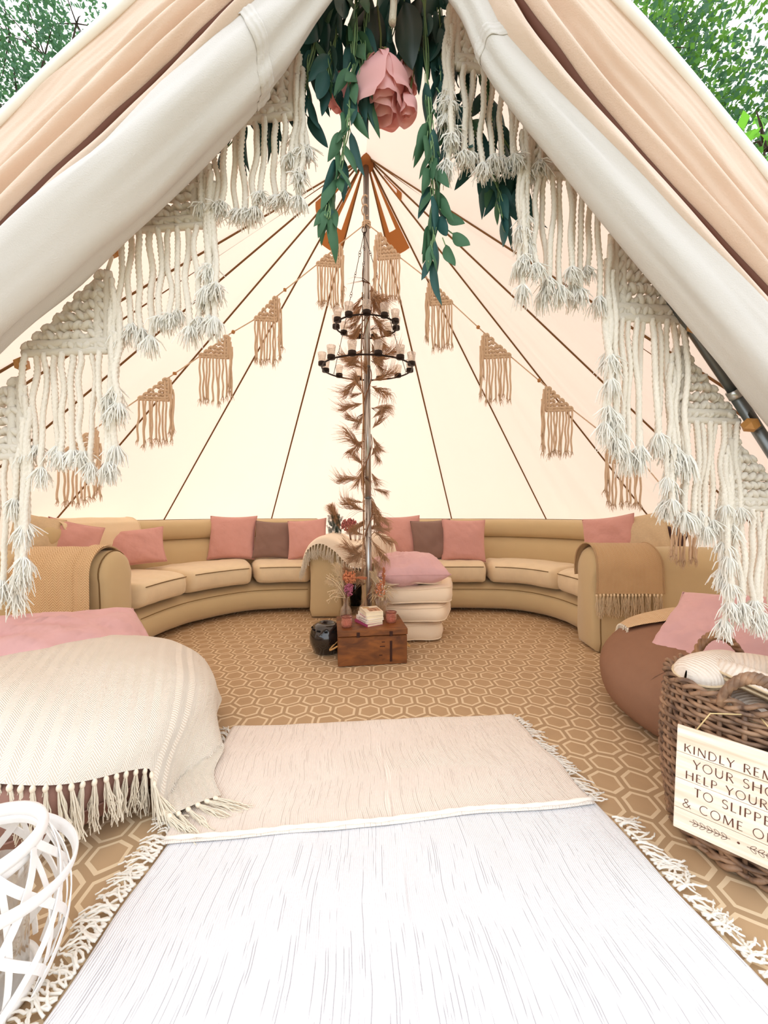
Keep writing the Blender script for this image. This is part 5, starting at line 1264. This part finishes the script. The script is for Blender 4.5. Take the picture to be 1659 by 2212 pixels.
def strand_of(px, zd, n, dark, size=1.0, spread=.55, start=0.0):
    pts = catmull([P(x, y, zd + .012 * math.sin(i * 2.1)) for i, (x, y) in enumerate(px)], 8)
    mb = MB(); mb.tube(pts, lambda t: .0032 * (1 - .5 * t), 6)
    for k in range(2): mb.tube([p + Vector((.006 * math.cos(i * .5 + k * 3), .006 * math.sin(i * .5 + k * 3), 0)) for i, p in enumerate(pts)], .0014, 4)
    mb.build('stem', C_stem, fg)
    for k in range(n):
        t = lerp(start, .99, (k + U(-.3, .3) + .5) / n); t = min(.99, max(0, t)); p = curve_at(pts, t); sd = 1 if k % 2 else -1
        sw = sd * U(.08, spread); M = Matrix.Translation(p + Vector((sd * U(.0, .010), U(-.012, .012), 0))) @ Matrix.Rotation(U(-1.2, 1.2), 4, 'Z') @ Matrix.Rotation(-sw, 4, 'Y') @ Matrix.Rotation(U(-.35, .35), 4, 'X')
        me = rnd.choice(LEAF[2:] if rnd.random() < dark else LEAF[:2]); sc = size * U(.75, 1.1) * (1 - .25 * t)
        put('leaf', me, fg, M @ Matrix.Diagonal((sc, sc, sc, 1)))
strand_of([(720, -60), (690, 60), (665, 150), (655, 250)], .935, 20, .7)
strand_of([(660, 60), (620, 150), (590, 220), (580, 270)], .955, 18, .9)
strand_of([(640, 110), (560, 210), (520, 270), (480, 325)], .965, 11, .9, .9)
strand_of([(770, -60), (765, 100), (755, 230), (738, 340), (715, 430), (706, 470)], .905, 36, .25, .95)
strand_of([(745, -50), (730, 60), (710, 140), (715, 190)], .925, 18, .8)
strand_of([(800, -60), (790, 60), (780, 160), (785, 215)], .915, 16, .5)
strand_of([(915, -40), (922, 150), (930, 290), (935, 400), (938, 480), (928, 570)], .915, 36, .3, .92, .5, .24)
strand_of([(905, -50), (910, 40), (905, 110)], .94, 14, .95)
strand_of([(950, -50), (950, 60), (955, 170), (975, 270), (985, 310)], .945, 30, .85)
strand_of([(985, -30), (990, 80), (1000, 200), (1035, 310), (1070, 390), (1085, 470)], .96, 36, .75)
strand_of([(1010, 60), (1050, 200), (1090, 310), (1115, 380), (1122, 430)], .97, 24, .8)
strand_of([(690, -60), (675, 20), (650, 90)], .94, 14, .7)
strand_of([(850, -60), (852, 20), (845, 80)], .945, 14, .9)
for (x, y, sw) in ((985, 455, -1.2), (1000, 500, -.9), (985, 525, -.5), (975, 200, -.7), (975, 240, -.6)):
    put('leaf', ROUND[0], fg, Matrix.Translation(P(x - 22, y + 4, .915)) @ Matrix.Rotation(U(-.3, .3), 4, 'Z') @ Matrix.Rotation(sw, 4, 'Y'))
for (x, y, r_, z, s_) in ((872, 0, -.12, .90, 1.05), (815, 10, .10, .925, .95), (905, -10, -.05, .935, 1.0), (790, -20, .2, .94, .9)):
    put('leaf', MAGN[0], fg, Matrix.Translation(P(x, y, z)) @ Matrix.Rotation(U(-.4, .4), 4, 'Z') @ Matrix.Rotation(r_, 4, 'Y') @ Matrix.Diagonal((s_, s_, s_, 1)))
def petal_mesh(seed, w, h):
    def fn(u, v):
        x = (2 * u - 1); ww = w * (math.sin(math.pi * (.10 + .74 * v)) ** .6) * .60; b = w * .55
        y = -b * math.sin(math.pi * min(1, v * .85)) * .55 + .42 * w * x * x * math.sin(math.pi * (.15 + .6 * v)); flare = -.16 * w * ss(.75, 1, v) * (1 + .5 * nz(u * 4, seed, 0))
        return Vector((x * ww, y + flare + .05 * w * nz(u * 3 + seed, v * 3, seed), -h * v * (1 - .10 * x * x)))
    mb = MB(); mb.grid(fn, 12, 12); return mb.mesh('petal', C_petal)
PET = [petal_mesh(1, .050, .066), petal_mesh(2, .056, .074), petal_mesh(3, .046, .060)]
def rose(p, s_, n, tilt, seed):
    rk = random.Random(seed); Mr = Matrix.Translation(p) @ Matrix.Rotation(tilt[0], 4, 'X') @ Matrix.Rotation(tilt[1], 4, 'Y')
    mb = MB(); mb.ell((0, 0, -.026 * s_), (.013 * s_, .013 * s_, .028 * s_), nu=12, nv=8); o = put('rose', mb.mesh('rose', C_petal), fg, Mr)
    for k in range(n):
        q = k / max(1, n - 1); a = k * 2.4 + rk.uniform(-.2, .2); op = -.10 + .34 * q
        M = Mr @ Matrix.Rotation(a, 4, 'Z') @ Matrix.Translation((0, -(.001 + .010 * q) * s_, 0)) @ Matrix.Rotation(-op, 4, 'X') @ Matrix.Diagonal((s_ * (.8 + .3 * q), s_ * (.7 + .4 * q), s_ * rk.uniform(.92, 1.05), 1))
        put('petal', PET[rk.randrange(3)], o, M)
    for k in range(5):
        a = k * 1.256; mb = MB(); mb.tube([(.006 * s_ * math.cos(a), .006 * s_ * math.sin(a), .004), (.020 * s_ * math.cos(a), .020 * s_ * math.sin(a), -.006 * s_), (.026 * s_ * math.cos(a), .026 * s_ * math.sin(a), -.028 * s_)], [.003 * s_, .004 * s_, .0006], 5, squash=(1, .4)); put('sepal', mb.mesh('sepal', C_sepal), o, Matrix.Identity(4), local=True)
    mb = MB(); mb.tube([(0, 0, 0), (.004, 0, .05), (0, .01, .12)], .0028, 6); put('flower_stem', mb.mesh('flower_stem', C_sepal), o, Matrix.Identity(4), local=True)
rose(P(822, 128, .925), 1.85, 12, (.12, -.06), 1); rose(P(748, 165, .96), 1.0, 9, (.2, .45), 2); rose(P(866, 140, .94), 1.0, 8, (.1, -.12), 3); rose(P(884, 206, .93), .72, 5, (.0, .10), 4)
mb = MB(); mb.tube([P(851, -60, .885), P(850, 10, .885), P(848, 50, .885)], .0085, 9, lobes=3, twist=500, depth=.12); mb.build('cotton_tie', C_cotton, fg)
mb = MB(); mb.tube([P(700, -90, .93), P(790, -70, .93), P(880, -72, .93), P(1000, -90, .93)], .006, 8); mb.build('wire', C_stem, fg)

# ------------------------------------------------------------------ trees outside
def tree(label, base, h, trunk_r, clumps, n, leaf, mats, seed):
    rk = random.Random(seed); t = thing('tree', label, 'tree', base); base = Vector(base)
    mb = MB(); top = Vector((sum(c[0] for c in clumps) / len(clumps), sum(c[1] for c in clumps) / len(clumps), h))
    mb.tube([base, base.lerp(top, .4) + Vector((.15, 0, 0)), base.lerp(top, .85)], [trunk_r, trunk_r * .75, trunk_r * .35], 8); mb.build('trunk', C_bark, t)
    bm_ = MB()
    for c in clumps:
        c_ = Vector(c[:3]); s_ = base.lerp(top, rk.uniform(.4, .75)); bm_.tube([s_, s_.lerp(c_, .5) + Vector((0, 0, .2)), c_], [trunk_r * .3, trunk_r * .2, trunk_r * .06], 5)
        for k in range(7):
            e = c_ + Vector((rk.uniform(-1, 1), rk.uniform(-1, 1), rk.uniform(-1, 1))) * c[3] * .8; bm_.tube([c_, c_.lerp(e, .5) + Vector((0, 0, .05)), e], [.018, .011, .004], 4)
    o = bm_.build('branches', C_bark, t); o['kind'] = 'stuff'
    for mi, mat in enumerate(mats):
        vs = []; fs = []
        for c in clumps:
            for k in range(int(n / len(clumps) / len(mats))):
                while True:
                    d = Vector((rk.uniform(-1, 1), rk.uniform(-1, 1), rk.uniform(-1, 1)))
                    if d.length < 1: break
                q = Vector(c[:3]) + d * c[3]
                if nz(q.x * 1.3 + seed, q.y * 1.3, q.z * 1.3) < -.12: continue
                a = rk.uniform(0, 6.28); b = rk.uniform(-1.2, .6); u = Vector((math.cos(a) * math.cos(b), math.sin(a) * math.cos(b), math.sin(b))); w = u.orthogonal().normalized(); w = (w * math.cos(a * 3) + u.cross(w) * math.sin(a * 3)); l = leaf * rk.uniform(.7, 1.3); i = len(vs)
                vs += [q, q + u * l * .5 + w * l * .28, q + u * l, q + u * l * .5 - w * l * .28]; fs.append((i, i + 1, i + 2, i + 3))
        mb = MB(); mb.add(vs, fs); o = mb.build('foliage', mat, t, smooth=False); o['kind'] = 'stuff'
    return t
tree('tall dark green tree seen above the right edge of the tent', (7.5, 9.5, -.03), 12.5, .18, [(5.6, 8.4, 10.9, 1.3), (6.8, 8.6, 9.6, 1.4), (7.6, 8.8, 8.2, 1.4), (8.2, 9.0, 6.9, 1.4), (6.2, 9.0, 12.2, 1.5), (7.4, 9.2, 11.4, 1.6), (8.8, 9.4, 9.8, 1.6), (9.4, 9.6, 8.2, 1.6)], 17000, .15, [C_tree1, C_tree2], 3)
tree('bright broad leaved shrub peeping over the canvas at the right edge', (3.7, 3.7, -.03), 4.9, .05, [(3.55, 3.6, 4.25, .30), (3.75, 3.7, 4.0, .34), (3.6, 3.7, 3.75, .3), (3.9, 3.9, 4.3, .4)], 900, .13, [C_tree3], 8)
tree('feathery grey green tree seen above the left edge of the tent', (-8.4, 9.6, -.03), 12, .16, [(-7.0, 8.8, 12.0, 1.0), (-7.9, 9.0, 11.5, 1.1), (-8.5, 9.2, 10.4, 1.0), (-8.9, 9.2, 12.2, 1.2), (-9.6, 9.6, 11.0, 1.2)], 6500, .12, [C_tree2], 12)
